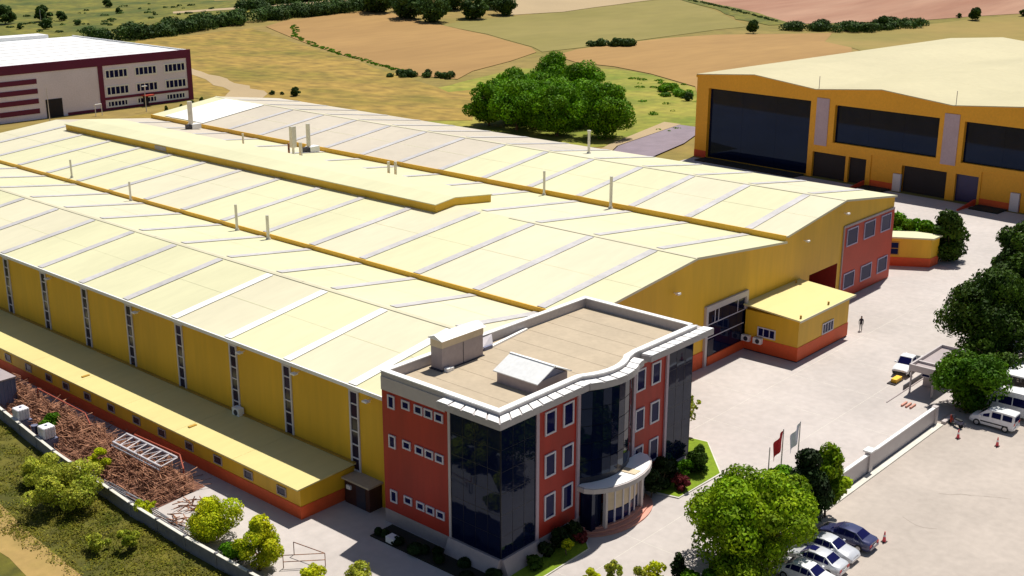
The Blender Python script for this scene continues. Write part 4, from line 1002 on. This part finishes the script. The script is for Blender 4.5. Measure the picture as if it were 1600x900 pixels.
# ================================================================== vehicles (X forward in their own frame)
def vehicle(name, label, cat, x, y, rz, paint, st, wheels, wr, glassq, group=None, extras=None):
    t = thing(name, label, cat, (x, y, .036), rz, group)
    b = MB(); NR = 12
    for (sx, w_, zl, zb, zt, wt) in st:
        half = [(w_ * .9, zl), (w_, zl + .16), (w_, zl + (zb - zl) * .6), (w_ * .97, zb), (wt, zt), (wt * .6, zt + .035)]
        ring = half + [(-a, z) for a, z in reversed(half)]
        b.v += [(sx, a, z) for a, z in ring]
    n = len(st)
    for i in range(n - 1):
        for k in range(NR):
            j = (k + 1) % NR; b.f.append((i * NR + k, i * NR + j, (i + 1) * NR + j, (i + 1) * NR + k))
    b.f.append(tuple(range(NR))); b.f.append(tuple(range(n * NR - 1, (n - 1) * NR - 1, -1)))
    body = b.build('body', M[paint], t, smooth=True, angle=32)
    V = lambda i, k: Vector(b.v[i * NR + k])
    def patch(i0, i1, k0, k1, f0, f1, g0, g1, off, nm, mm):
        for sgn in (1, -1) if k1 != 'mid' else (1,):
            if k1 == 'mid':
                A, B_, C_, D_ = V(i0, 4), V(i1, 4), V(i1, 7), V(i0, 7)
            else:
                A, B_, C_, D_ = V(i0, k0), V(i1, k0), V(i1, k1), V(i0, k1)
            q = [A.lerp(B_, f).lerp(D_.lerp(C_, f), g) for f, g in ((f0, g0), (f1, g0), (f1, g1), (f0, g1))]
            nn = (q[1] - q[0]).cross(q[3] - q[0]).normalized()
            if k1 == 'mid':
                if nn.z < 0: nn = -nn
                q = [p + nn * (off + .03) for p in q]
            else:
                if nn.y < 0: nn = -nn
                q = [p + nn * off for p in q]
                if sgn < 0: q = [Vector((p.x, -p.y, p.z)) for p in q]
            m_ = MB(); m_.extrude(q, nn * .006 if sgn > 0 else Vector((nn.x, -nn.y, nn.z)) * .006)
            m_.build(nm, M[mm], t)
    for g in glassq: patch(*g)
    for wx in wheels:
        for s in (1, -1):
            w0 = st[len(st) // 2][1]
            o = MB().tube((wx, s * (w0 - .2), wr), (wx, s * (w0 + .02), wr), wr, n=16).build('wheel', M['tyre'], t)
            MB().tube((wx, s * (w0 + .02), wr), (wx, s * (w0 + .035), wr), wr * .6, n=12).build('rim', M['rim'], o)
    f, r = st[-1], st[0]
    for s in (1, -1):
        MB().box(f[0] - .12, f[0] + .02, s * f[1] * .62 - .17, s * f[1] * .62 + .17, f[3] - .16, f[3] + .02).build('headlight', M['lamp'], t)
        MB().box(r[0] - .02, r[0] + .12, s * r[1] * .74 - .17, s * r[1] * .74 + .17, r[3] - .2, r[3] + .03).build('tail_light', M['redlight'], t)
        MB().box(extras['mir'] - .08, extras['mir'] + .08, s * (st[len(st) // 2][1] + .02), s * (st[len(st) // 2][1] + .2), extras['mz'], extras['mz'] + .14).build('wing_mirror', M[paint], t)
    MB().box(r[0] - .06, r[0] + .05, -r[1] * .9, r[1] * .9, r[2], r[2] + .2).build('bumper', M[extras.get('bump', paint)], t)
    MB().box(f[0] - .05, f[0] + .06, -f[1] * .9, f[1] * .9, f[2], f[2] + .2).build('bumper', M[extras.get('bump', paint)], t)
    MB().box(r[0] - .075, r[0] - .06, -.26, .26, r[2] + .22, r[2] + .34).build('number_plate', M['white'], t)
    return t
SED = [(-2.28, .78, .36, .74, .84, .66), (-2.1, .86, .24, .84, .95, .72), (-1.62, .88, .22, .9, 1.0, .74), (-.98, .89, .22, .93, 1.38, .60), (-.15, .89, .22, .93, 1.45, .62), (.42, .89, .22, .93, 1.40, .60), (1.12, .88, .22, .92, .99, .74), (1.85, .86, .24, .80, .88, .68), (2.12, .82, .26, .70, .76, .62), (2.26, .74, .32, .58, .64, .58)]
SEDG = [(3, 4, 3, 4, .06, .96, .12, .86, .012, 'side_window', 'winglass'), (4, 5, 3, 4, .04, .94, .12, .86, .012, 'side_window', 'winglass'), (5, 6, 3, 4, .02, .5, .14, .8, .012, 'quarter_window', 'winglass'), (2, 3, 3, 4, .45, .97, .14, .8, .012, 'quarter_window', 'winglass'),
        (5, 6, 4, 'mid', .08, .95, .06, .94, .012, 'windscreen', 'winglass'), (2, 3, 4, 'mid', .08, .95, .07, .93, .012, 'rear_window', 'winglass')]
SX = {'mir': .75, 'mz': .95}
vehicle('parked_car', 'dark blue saloon with red tail lamps, rightmost of the row under the conifer', 'car', 17.6, -29.5, R(90), 'cardark', SED, (-1.4, 1.35), .32, SEDG, 'cars parked in the row beside the trees', SX)
vehicle('parked_car', 'silver saloon facing out, next to the dark blue car', 'car', 15.0, -29.3, R(-90), 'carsilver', SED, (-1.4, 1.35), .32, SEDG, 'cars parked in the row beside the trees', SX)
t = vehicle('parked_car', 'silver car with a dark sunroof in the parked row', 'car', 12.7, -29.5, R(90), 'carsilver', SED, (-1.4, 1.35), .32, SEDG, 'cars parked in the row beside the trees', SX)
MB().box(-.05, .45, -.36, .36, 1.478, 1.492).build('sunroof', M['winglass'], t)
vehicle('parked_car', 'white car cut off by the bottom edge, nearest of the row', 'car', 10.3, -30.0, R(-90), 'carwhite', SED, (-1.4, 1.35), .32, SEDG, 'cars parked in the row beside the trees', SX)
VAN = [(-2.1, .82, .34, 1.0, 1.72, .70), (-2.0, .86, .26, 1.05, 1.80, .72), (-.9, .87, .24, 1.05, 1.84, .72), (.1, .87, .24, 1.05, 1.82, .71), (.55, .87, .24, 1.05, 1.74, .68), (1.3, .86, .24, 1.02, 1.10, .72), (1.85, .83, .26, .86, .95, .66), (2.1, .74, .32, .66, .72, .58)]
VANG = [(1, 2, 3, 4, .1, .9, .12, .8, .012, 'side_window', 'winglass'), (2, 3, 3, 4, .06, .92, .12, .8, .012, 'side_window', 'winglass'), (3, 5, 3, 4, .12, .62, .12, .7, .012, 'side_window', 'winglass'), (4, 5, 4, 'mid', .06, .95, .05, .95, .012, 'windscreen', 'winglass')]
t = vehicle('parked_van', 'small white people van, nearest of the white vehicles at the right', 'van', 47.7, -29.6, R(90), 'carwhite', VAN, (-1.35, 1.35), .33, VANG, None, {'mir': 1.0, 'mz': 1.05})
MB().box(-2.13, -2.1, -.62, .62, 1.1, 1.6).build('rear_window', M['winglass'], t)
for s in (.875, -.9): MB().box(-1.6, 1.0, s, s + .025, .55, .66).build('rubbing_strip', M['black'], t)
BUS = [(-3.4, .95, .4, 1.15, 2.5, .84), (-3.3, .99, .32, 1.2, 2.62, .88), (-1.5, 1.0, .3, 1.2, 2.68, .88), (.3, 1.0, .3, 1.2, 2.68, .88), (1.7, 1.0, .3, 1.2, 2.6, .86), (2.1, 1.0, .3, 1.2, 2.36, .82), (2.75, .98, .3, 1.15, 1.32, .80), (3.25, .93, .34, .95, 1.05, .74), (3.4, .84, .4, .75, .82, .64)]
BUSG = [(1, 2, 3, 4, .05, .97, .1, .66, .012, 'side_window', 'winglass'), (2, 3, 3, 4, .03, .97, .1, .66, .012, 'side_window', 'winglass'), (3, 4, 3, 4, .03, .93, .1, .66, .012, 'side_window', 'winglass'), (4, 6, 3, 4, .1, .55, .1, .66, .012, 'side_window', 'winglass'), (5, 6, 4, 'mid', .04, .96, .05, .95, .012, 'windscreen', 'winglass')]
t = vehicle('minibus', 'white high-roofed minibus between van and pickup', 'minibus', 51.6, -30.4, R(90), 'carwhite', BUS, (-2.0, 2.1), .38, BUSG, None, {'mir': 2.4, 'mz': 1.3})
MB().box(-1.9, -1.3, -.35, .35, 2.72, 2.80).build('roof_hatch', M['galv'], t)
PICK = [(-2.5, .86, .45, .98, 1.02, .8), (-2.4, .88, .4, 1.0, 1.04, .82), (-.75, .88, .36, 1.0, 1.04, .82), (-.6, .88, .36, 1.02, 1.72, .68), (.55, .88, .36, 1.02, 1.74, .68), (1.2, .88, .36, 1.0, 1.08, .76), (2.1, .87, .38, .92, 1.0, .72), (2.45, .82, .42, .74, .8, .66)]
PICKG = [(3, 4, 3, 4, .08, .55, .12, .84, .012, 'side_window', 'winglass'), (3, 4, 3, 4, .58, .97, .12, .84, .012, 'side_window', 'winglass'), (4, 5, 4, 'mid', .06, .95, .05, .95, .012, 'windscreen', 'winglass'), (2, 3, 4, 'mid', .3, .9, .08, .92, .012, 'rear_window', 'winglass')]
PX = {'mir': .9, 'mz': 1.05, 'bump': 'black'}
def bed(t):
    MB().box(-2.35, -.85, -.72, .72, 1.06, 1.10).build('load_bed', M['black'], t)
    for s in (1, -1): MB().box(-2.4, -.75, s * .84 - .05, s * .84 + .05, 1.03, 1.2).build('bed_side', M['carwhite'], t)
t = vehicle('pickup', 'white pickup with dark load bed beside the gate canopy', 'pickup', 56.2, -17.0, R(180 + 6), 'carwhite', PICK, (-1.5, 1.55), .37, PICKG, None, PX); bed(t)
t = vehicle('pickup', 'white pickup parked farthest in the row by the carport', 'pickup', 54.4, -30.0, R(90), 'carwhite', PICK, (-1.5, 1.55), .37, PICKG, None, PX); bed(t)

# ================================================================== gate, walls, posts
gh = thing('gate_canopy', 'small gatehouse under a flat mauve roof with white parapet', 'gatehouse', (54, -21, 0))
gx0, gx1, gy0, gy1 = 50.2, 58.2, -22.4, -19.7
MB().box(gx0 + .2, gx1 - .2, gy0 + .2, gy1 - .2, 2.62, 2.86).build('roof', M['mauve'], gh)
MB().box(gx0, gx1, gy0, gy0 + .2, 2.5, 3.2).box(gx0, gx1, gy1 - .2, gy1, 2.5, 3.2).box(gx0, gx0 + .2, gy0 + .2, gy1 - .2, 2.5, 3.195).box(gx1 - .2, gx1, gy0 + .2, gy1 - .2, 2.5, 3.195).build('parapet', M['cladding'], gh)
MB().box(gx0 + 1.8, gx0 + 2.1, gy0 + .2, gy1 - .2, 2.86, 3.1).build('roof_beam', M['cladding'], gh)
MB().box(53.2, 57.8, gy0 + .4, gy1 - .4, 0, 2.5).build('booth', M['cladding'], gh)
window(gh, (53.2, gy0 + .7, 1.0), Y, NX, 1.8, 1.1, 2, 1, .1)
for yy in (gy0 + .2, gy1 - .2): MB().tube((50.5, yy, 0), (50.5, yy, 2.5), .1).build('post', M['cladding'], gh)
bl = thing('barrier', 'yellow barrier box with lowered black arm by the gate', 'barrier', (52.6, -17.2, 0))
MB().box(51.7, 53.1, -17.9, -17.3, .1, .5).build('cabinet', M['yellowpaint'], bl)
MB().box(51.2, 53.2, -18.0, -17.1, .0, .12).build('base', M['dark'], bl)
ga = thing('sliding_gate', 'low dark sliding gate rail on the gate ground', 'gate', (50, -20, 0))
MB().box(50.8, 55.6, -19.15, -19.05, .05, .5).build('gate_leaf', M['darkframe'], ga)
MB().box(46.4, 56, -19.4, -19.3, .02, .1).build('track', M['mauve'], ga)
for k in range(3):
    y = -21.0 - .45 * k
    setp(MB().box(46.4, 47.6, y, y + .18, .03, .22).build('speed_bump', M['step'], label=['upper', 'middle', 'lowest'][k] + ' of three pink stop bars on the ground at the gate', cat='speed bump', group='pink stop bars at the gate'))
ww = thing('white_boundary_wall', 'long white boundary wall between yard and car park', 'wall', (33, -25, 0))
for a, b in ((17.4, 30.0), (30.7, 44.0)):
    MB().box(a, b, -25.2, -25.0, 0, 1.75).build('wall_panel', M['cladding'], ww)
    MB().box(a, b, -25.26, -24.94, 1.75, 1.85).build('coping', M['white'], ww)
MB().box(30.01, 30.69, -25.35, -24.85, 0, 2.05).build('pillar', M['cladding'], ww); MB().box(29.85, 30.85, -25.5, -24.7, 2.05, 2.2).build('pillar_cap', M['white'], ww)
MB().box(44.01, 44.6, -25.35, -24.85, 0, 1.9).build('pillar', M['cladding'], ww)
MB().box(17, 44.6, -25.95, -25.36, .03, .14).build('footing', M['kerb'], ww)
setp(MB().box(44.9, 47.4, -26.0, -25.6, .02, .32).build('kerb_block', M['cladding'], label='short low pale block past the end of the white wall', cat='kerb block'))
# left boundary wall in panels
lw = thing('grey_boundary_wall', 'grey concrete boundary wall with panels along the scrap yard', 'wall', (-17.3, 10, 0))
wp = [(-11.5, 76), (-12.6, 64), (-14.6, 46), (-16.4, 30), (-17.3, 16), (-17.5, 8), (-17.4, 0), (-17.2, -14), (-17.2, -30)]
pts = []
for a, b in zip(wp, wp[1:]):
    a, b = Vector(a), Vector(b); k = max(1, round((b - a).length / 4.0))
    pts += [a.lerp(b, j / k) for j in range(k)]
for a, b in zip(pts, pts[1:]):
    d = (b - a).normalized(); nn = Vector((-d.y, d.x)) * .09
    MB().prism([(a + nn + d * .13)[:], (b + nn - d * .13)[:], (b - nn - d * .13)[:], (a - nn + d * .13)[:]], 0, 1.15).build('wall_panel', M['wallgrey'], lw)
    MB().prism([(a + nn * 1.5 + d * .13)[:], (b + nn * 1.5 - d * .13)[:], (b - nn * 1.5 - d * .13)[:], (a - nn * 1.5 + d * .13)[:]], 1.15, 1.22).build('coping', M['kerb'], lw)
    MB().prism([(a + nn * 1.4 + d * .12)[:], (a - nn * 1.4 + d * .12)[:], (a - nn * 1.4 - d * .12)[:], (a + nn * 1.4 - d * .12)[:]], 0, 1.3).build('post', M['wallgrey'], lw)
# retaining wall piece behind the kiosk trees
setp(MB().box(112, 114.8, 1.0, 3.6, 0, 1.9).build('retaining_block', M['mauve'], label='low mauve block beyond the trees behind the kiosk', cat='block'))
# flagpoles
def flagpole(x, y, h, flagm, label):
    t = thing('flagpole', label, 'flagpole', (x, y, 0), 0, 'flagpoles at the white wall end')
    MB().tube((x, y, 0), (x, y, h), .07, .045, 8).build('pole', M['galv'], t)
    MB().tube((x, y, 0), (x, y, .3), .16, .12, 8).build('pole_base', M['kerb'], t)
    if flagm:
        b = MB(); n = 9; mrow = 5
        for i in range(n):
            f = i / (n - 1)
            for j in range(mrow):
                g = j / (mrow - 1)
                # cloth hanging down from the hoist, blown a little away from the pole
                b.v.append((x - .05 - f * .95, y + f * .3 + .1 * math.sin(f * 9 + g * 2), h - .12 - g * 1.55 - f * 1.05 - .12 * f * math.sin(g * 3)))
        for i in range(n - 1):
            for j in range(mrow - 1): b.f.append((i * mrow + j, (i + 1) * mrow + j, (i + 1) * mrow + j + 1, i * mrow + j + 1))
        b.build('flag', M[flagm], t, smooth=True)
    return t
flagpole(20.0, -21.0, 4.7, None, 'bare flagpole left of the red flag')
flagpole(21.4, -21.4, 6.0, 'flagred', 'flagpole with a drooping red flag')
flagpole(22.7, -22.2, 6.5, 'flagwhite', 'flagpole with a drooping pale lilac flag')
# cones
def cone(x, y, label):
    t = thing('traffic_cone', label, 'cone', (x, y, .036), 0, 'pink-red cones on the car park')
    MB().box(x - .2, x + .2, y - .2, y + .2, .036, .09).build('base', M['black'], t)
    MB().tube((x, y, .09), (x, y, .5), .15, .1, 12).build('lower_cone', M['cone'], t, smooth=True)
    MB().tube((x, y, .5), (x, y, .68), .1, .075, 12).build('white_band', M['white'], t, smooth=True)
    MB().tube((x, y, .68), (x, y, .95), .075, .035, 12).build('tip', M['cone'], t, smooth=True)
cone(42.6, -28.2, 'pink-red cone at the front of the white people van'); cone(43.3, -31.6, 'pink-red cone behind the rear of the white people van'); cone(19.6, -31.7, 'pink-red cone beside the dark blue saloon')
# carport
cpt = thing('carport', 'flat pale carport roof on posts at the right edge', 'carport', (64, -29, 0))
MB().box(56.4, 66, -35, -27.0, 2.2, 2.35).build('roof', M['roofgrey'], cpt)
for x in (56.8, 61, 65.6):
    for y in (-27.4, -34.6): MB().tube((x, y, 0), (x, y, 2.2), .08).build('post', M['galv'], cpt)
# motorbike under the tree
mb_ = thing('motor_scooter', 'dark scooter in the tree shade left of the white van', 'scooter', (45.2, -26.9, .036), R(70))
MB().tube((-.6, -.05, .26), (-.6, .05, .26), .26, n=14).build('wheel', M['tyre'], mb_); MB().tube((.62, -.05, .26), (.62, .05, .26), .26, n=14).build('wheel', M['tyre'], mb_)
MB().box(-.75, .1, -.16, .16, .42, .72).build('body', M['cardark'], mb_); MB().box(-.7, .05, -.14, .14, .72, .84).build('seat', M['black'], mb_)
MB().box(.05, .5, -.15, .15, .22, .32).build('footboard', M['black'], mb_); MB().extrude([(.42, -.2, .3), (.62, -.12, .95), (.62, .12, .95), (.42, .2, .3)], (.06, 0, 0)).build('front_shield', M['redpanel'], mb_)
MB().tube((.6, 0, .3), (.48, 0, 1.0), .035).tube((.48, -.32, 1.02), (.48, .32, 1.02), .025).build('handlebar', M['black'], mb_)

# ================================================================== scrap yard
sheet('scrap_ground', [(-16.2, 15.5), (-10.2, 16), (-9.6, 53), (-13.2, 53), (-15.8, 30)], .034, M['rustsoil'])
rg = random.Random(21)
sb = MB(); cnt = 0
while cnt < 1300:
    y = rg.uniform(15.8, 52)
    xa = -15.9 + (y - 16) * .045 if y < 30 else -15.3 + (y - 30) * .10
    xb = -10.5 + (y - 16) * .02
    x = rg.uniform(xa, xb)
    edge = min((x - xa), (xb - x), (y - 15.8)); hh = min(1.6, .3 + edge * .7)
    z = rg.uniform(.05, 1) ** .55 * hh
    L_ = rg.uniform(.5, 2.2); k = rg.random()
    if k < .55: d = Vector((rg.gauss(0, .25), 1, rg.gauss(0, .12)))
    elif k < .85: d = Vector((1, rg.gauss(0, .3), rg.gauss(0, .12)))
    else: d = Vector((rg.gauss(0, .3), rg.gauss(0, .3), 1)); L_ = min(L_, .9)
    d.normalize(); p = Vector((x, y, z + .06)); q = p + d * L_
    if q.z < .05: q.z = .05
    if q.z > 2.2: q.z = 2.2
    sb.tube(p, q, rg.uniform(.02, .036), n=3, caps=False); cnt += 1
y = 16.6
while y < 51:
    xa = -15.5 + (y - 16) * .045 if y < 30 else -14.9 + (y - 30) * .10
    xb = -10.6 + (y - 16) * .02
    x = xa + rg.uniform(0, .2)
    while x < xb - .6:
        nst = rg.randint(5, 10) if xa + .5 < x else rg.randint(2, 5); ang = rg.gauss(0, .1); z = .06
        lx, ly = rg.uniform(.36, .46), rg.uniform(.55, .7); cx0, cy0 = x + .45, y + rg.uniform(-.1, .1)
        for q in range(nst):
            an = ang + rg.gauss(0, .05); ca, sa = math.cos(an), math.sin(an); tl = rg.gauss(0, .03)
            P = [Vector((cx0 + u * ca - v * sa, cy0 + u * sa + v * ca, z + tl * v)) for u, v in ((-lx, -ly), (lx, -ly), (lx, ly), (-lx, ly))]
            for k in range(4): sb.tube(P[k], P[(k + 1) % 4], rg.uniform(.022, .034), n=3, caps=False)
            z += rg.uniform(.13, .19)
        x += rg.uniform(.95, 1.1)
    y += rg.uniform(1.4, 1.6)
setp(sb.build('scrap_heap', M['rust'], kind='stuff'))
# dark pipes laid along the wall
sb = MB()
for k in range(60):
    y = rg.uniform(8, 24); x = rg.uniform(-16.8, -15.6); sb.tube((x, y, .1 + .02 * k % .5), (x + .1, y + rg.uniform(2, 5), .12 + .3 * rg.random()), .05, n=5)
setp(sb.build('pipe_pile', M['wallgrey'], kind='stuff'))
def debris(x, y, label):
    b = MB()
    for k in range(26):
        p = Vector((x + rg.uniform(-.8, .8), y + rg.uniform(-.8, .8), rg.uniform(.05, .6))); d = Vector((rg.gauss(0, 1), rg.gauss(0, 1), rg.gauss(0, .4))).normalized()
        b.tube(p, p + d * rg.uniform(.5, 1.3), .045, n=4)
    for v_ in range(len(b.v)): b.v[v_] = (b.v[v_][0], b.v[v_][1], max(.03, b.v[v_][2]))
    setp(b.build('scrap_bundle', M['rust'], loc=(x, y, 0)), label, 'scrap', 'small bundles of rusty bars')
debris(-15.6, 12.2, 'rusty bar bundle by the wall above the vivid bush'); debris(-13.4, 5.0, 'rusty bar bundle right of the vivid yellow-green bush'); debris(-12.9, 13.6, 'small rusty bundle at the end of the big heap'); debris(-14.4, 9.9, 'rusty bundle tucked behind the vivid bush')
# white truss
tr = thing('steel_truss', 'whitish steel truss frame lying on the rusty heap', 'truss', (-11.4, 22.5, 1.7))
A0, A1, B0, B1 = Vector((-12.5, 26.6, 1.75)), Vector((-12.5, 19.0, 1.75)), Vector((-10.9, 27.0, 1.9)), Vector((-10.7, 19.2, 1.9))
for a, b in ((A0, A1), (B0, B1)): MB().tube(a, b, .11, n=8).build('chord', M['galv'], tr)
MB().tube(A0 + Vector((-.15, 0, -.25)), A1 + Vector((-.15, 0, -.25)), .1, n=8).build('chord', M['galv'], tr)
for k in range(8):
    f = k / 7; MB().tube(A0.lerp(A1, f), B0.lerp(B1, f), .06, n=6).build('strut', M['galv'], tr)
    if k < 7: MB().tube(A0.lerp(A1, f), B0.lerp(B1, f + 1 / 7), .045, n=6).build('brace', M['galv'], tr)
def railframe(pts, label, r=.07):
    t = thing('rail_frame', label, 'frame', pts[0][:2] + (0,), 0, 'bent pipe frames beside the shed')
    for a, b in zip(pts, pts[1:]): MB().tube(a, b, r, n=7).build('rail', M['rail'], t)
railframe([(-10.5, 26.5, .1), (-10.5, 26.3, 1.9), (-10.2, 19.6, 1.9), (-10.7, 18.4, 1.1), (-10.9, 18.2, .05)], 'long red bent pipe frame beside the white truss')
railframe([(-10.6, 44.0, .1), (-10.6, 43.8, 1.7), (-10.7, 34.6, 1.7), (-10.9, 33.4, .9), (-11.0, 33.3, .05)], 'long red bent pipe frame farther along the shed')
# wire fence frame at the near end of the scrap
fr = thing('pipe_frame', 'thin dark pipe frame standing near the upright bush', 'frame', (-13, 0, 0))
for a, b in (((-14.2, .2, 0), (-14.2, .2, 1.1)), ((-11.9, -1.9, 0), (-11.9, -1.9, 1.1)), ((-14.2, .2, 1.1), (-11.9, -1.9, 1.1)), ((-14.2, .2, .55), (-11.9, -1.9, .55)), ((-12.4, 1.2, 0), (-12.4, 1.2, 1.1)), ((-12.4, 1.2, 1.1), (-11.9, -1.9, 1.1))):
    MB().tube(a, b, .035, n=6).build('rail', M['rust'], fr)
# tanks
def ibc(x, y, label):
    t = thing('cage_tank', label, 'tank', (x, y, 0), 0, 'white cube tanks by the boundary wall')
    MB().box(x - .7, x + .7, y - .7, y + .7, .0, .95).build('stand', M['bluegrey'], t)
    b = MB(); b.box(x - .6, x + .6, y - .6, y + .6, 1.0, 2.15); o = b.build('tank', M['plastic'], t)
    bv = o.modifiers.new('bevel', 'BEVEL'); bv.width = .14; bv.segments = 3
    for k in (-.4, -.13, .13, .4):
        MB().box(x + k - .02, x + k + .02, y - .64, y - .605, .98, 2.15).build('cage_bar', M['galv'], t); MB().box(x - .64, x - .605, y + k - .02, y + k + .02, .98, 2.15).build('cage_bar', M['galv'], t)
    MB().tube((x, y, 2.14), (x, y, 2.22), .14, n=10).build('cap', M['bluegrey'], t)
ibc(-15.1, 33.6, 'white cube tank on a blue-grey stand among the rusty tubes'); ibc(-14.6, 39.4, 'white cube tank at the left edge by the wall')
bn = thing('dark_container', 'dark blue-grey metal container at the left edge', 'container', (-13.2, 46.5, 0))
MB().box(-14.3, -12.2, 45.0, 48.4, .1, 3.0).build('body', M['bluegrey'], bn); MB().box(-14.4, -12.1, 44.9, 48.5, 3.0, 3.15).build('lid', M['mauve'], bn)
for k in range(6): MB().box(-14.2 + k * .38, -14.1 + k * .38, 44.92, 45.0, .15, 2.95).build('rib', M['bluegrey'], bn)
br = thing('steel_drum', 'dark drum beside the left white tank', 'drum', (-14.5, 37.2, 0)); MB().tube((-14.5, 37.2, 0), (-14.5, 37.2, .9), .32, n=14).build('shell', M['cardark'], br, smooth=True); MB().tube((-14.5, 37.2, .9), (-14.5, 37.2, .94), .33, n=14).build('rim', M['bluegrey'], br)
# pallets / frames scattered by the near wall
for x, y, lab in ((-15.0, 4.6, 'grey frame scrap between the two yellow-green bushes'), (-16.3, 3.0, 'pale frame scrap against the near boundary wall')):
    t = thing('metal_rack', lab, 'rack', (x, y, 0))
    for k in range(4): MB().tube((x - .7, y - .6 + k * .4, .3), (x + .7, y - .6 + k * .4, .34), .05, n=6).build('bar', M['galv'], t)
    for s in (-.6, .6): MB().tube((x + s, y - .7, .26), (x + s, y + .7, .26), .05, n=6).build('rail', M['galv'], t)
# poles near the maroon factory and the meadow
def lamp_post(x, y, h, label, head=True, z=0):
    t = thing('lamp_post', label, 'lamp post', (x, y, z), 0, 'thin far posts')
    MB().tube((x, y, z), (x, y, z + h), .12, .07, 8).build('pole', M['galv'], t)
    if head: MB().box(x - .7, x + .7, y - .2, y + .2, z + h, z + h + .18).build('lamp_head', M['white'], t)
lamp_post(99.9, 200, 6.2, 'lamp post in front of the maroon factory windows'); lamp_post(74.5, 200, 8.5, 'slim post in front of the maroon stripes', False); lamp_post(202, 445, 7, 'pale post on the hillside at the top left', False, H(202, 445))
gt2 = thing('goal', 'small white goal-like frame before the maroon factory', 'frame', (88.5, 203, 0))
MB().tube((87.9, 203, 0), (87.9, 203, 2.8), .09).build('post', M['white'], gt2); MB().tube((89.6, 203, 0), (89.6, 203, 2.8), .09).build('post', M['white'], gt2); MB().tube((87.9, 203, 2.8), (89.6, 203, 2.8), .09).build('crossbar', M['white'], gt2)
for i, (x, y, h, lab) in enumerate(((103, 196, 1.6, 'small dark shrub in front of the maroon factory door'), (108, 197, 1.4, 'second small shrub along the maroon factory'), (112, 198, 2.0, 'small conical shrub near the maroon factory corner'), (115.5, 199, 2.2, 'last conical shrub at the maroon factory corner'))):
    tree('shrub', lab, 'shrub', x, y, h, h * .8, 300, .35, 'leafdark', 'cone', 8, .02, 'small shrubs along the maroon factory', cr=.55)

# ================================================================== person
pr = thing('person', 'person in dark clothes walking across the sunlit yard', 'person', (65.1, -7.3, .02), R(200))
def skinned(name, V_, E_, rad, m, parent, sub=2):
    me = bpy.data.meshes.new(name); me.from_pydata(V_, E_, []); me.materials.append(M[m])
    o = bpy.data.objects.new(name, me); COL.objects.link(o); o.parent = parent
    s = o.modifiers.new('skin', 'SKIN'); s.use_smooth_shade = True
    for i, r in enumerate(rad):
        me.skin_vertices[0].data[i].radius = (r, r)
    me.skin_vertices[0].data[0].use_root = True
    u = o.modifiers.new('sub', 'SUBSURF'); u.levels = sub; u.render_levels = sub
    return o
def skin_obj(name, V_, E_, rad, m, parent):
    me = bpy.data.meshes.new(name); me.from_pydata(V_, E_, []); me.materials.append(M[m])
    bm = bmesh.new(); bm.from_mesh(me); lay = bm.verts.layers.skin.verify(); bm.verts.ensure_lookup_table()
    for i, r in enumerate(rad): bm.verts[i][lay].radius = (r, r)
    bm.verts[0][lay].use_root = True
    bm.to_mesh(me); bm.free()
    o = bpy.data.objects.new(name, me); COL.objects.link(o); o.parent = parent
    s = o.modifiers.new('skin', 'SKIN'); s.use_smooth_shade = True
    u = o.modifiers.new('sub', 'SUBSURF'); u.levels = 1; u.render_levels = 1
    return o
PV = [(0, 0, .95), (0, 0, 1.15), (0, 0, 1.38), (.01, 0, 1.52), (.03, 0, 1.62), (.035, 0, 1.72),
      (0, .10, .9), (.14, .11, .5), (.06, .12, .09), (.2, .12, .04),
      (0, -.10, .9), (-.05, -.11, .5), (-.3, -.12, .13), (-.2, -.12, .03),
      (0, .19, 1.40), (-.06, .25, 1.13), (.08, .24, .90), (0, -.19, 1.40), (.08, -.25, 1.13), (.24, -.22, .93)]
PE = [(0, 1), (1, 2), (2, 3), (3, 4), (4, 5), (0, 6), (6, 7), (7, 8), (8, 9), (0, 10), (10, 11), (11, 12), (12, 13), (2, 14), (14, 15), (15, 16), (2, 17), (17, 18), (18, 19)]
PR = [.14, .135, .15, .055, .085, .09, .09, .06, .045, .04, .09, .06, .045, .04, .06, .045, .035, .06, .045, .035]
for hand, base_ in ((16, Vector((.08, .24, .90))), (19, Vector((.24, -.22, .93)))):
    i0 = len(PV); PV.append(tuple(base_ + Vector((.02, 0, -.08)))); PR.append(.036); PE.append((hand, i0))
    for k in range(4):
        f0 = base_ + Vector((.02 + .018 * (k - 1.5), 0, -.12)); f1 = f0 + Vector((.01, 0, -.05 - .008 * (k in (1, 2))))
        PV += [tuple(f0), tuple(f1)]; PR += [.009, .008]; PE += [(i0, len(PV) - 2), (len(PV) - 2, len(PV) - 1)]
    PV += [tuple(base_ + Vector((.06, 0, -.08))), tuple(base_ + Vector((.08, 0, -.11)))]; PR += [.01, .009]; PE += [(i0, len(PV) - 2), (len(PV) - 2, len(PV) - 1)]
skin_obj('body', PV, PE, PR, 'cloth', pr)
hb = MB(); hb.tube((.035, 0, 1.60), (.03, 0, 1.80), .1, .085, 12); o = hb.build('hair', M['black'], pr, smooth=True)
fb = MB(); fb.box(.10, .145, -.05, .05, 1.58, 1.72); fb.box(.14, .165, -.012, .012, 1.63, 1.67); o = fb.build('face', M['skin'], pr)
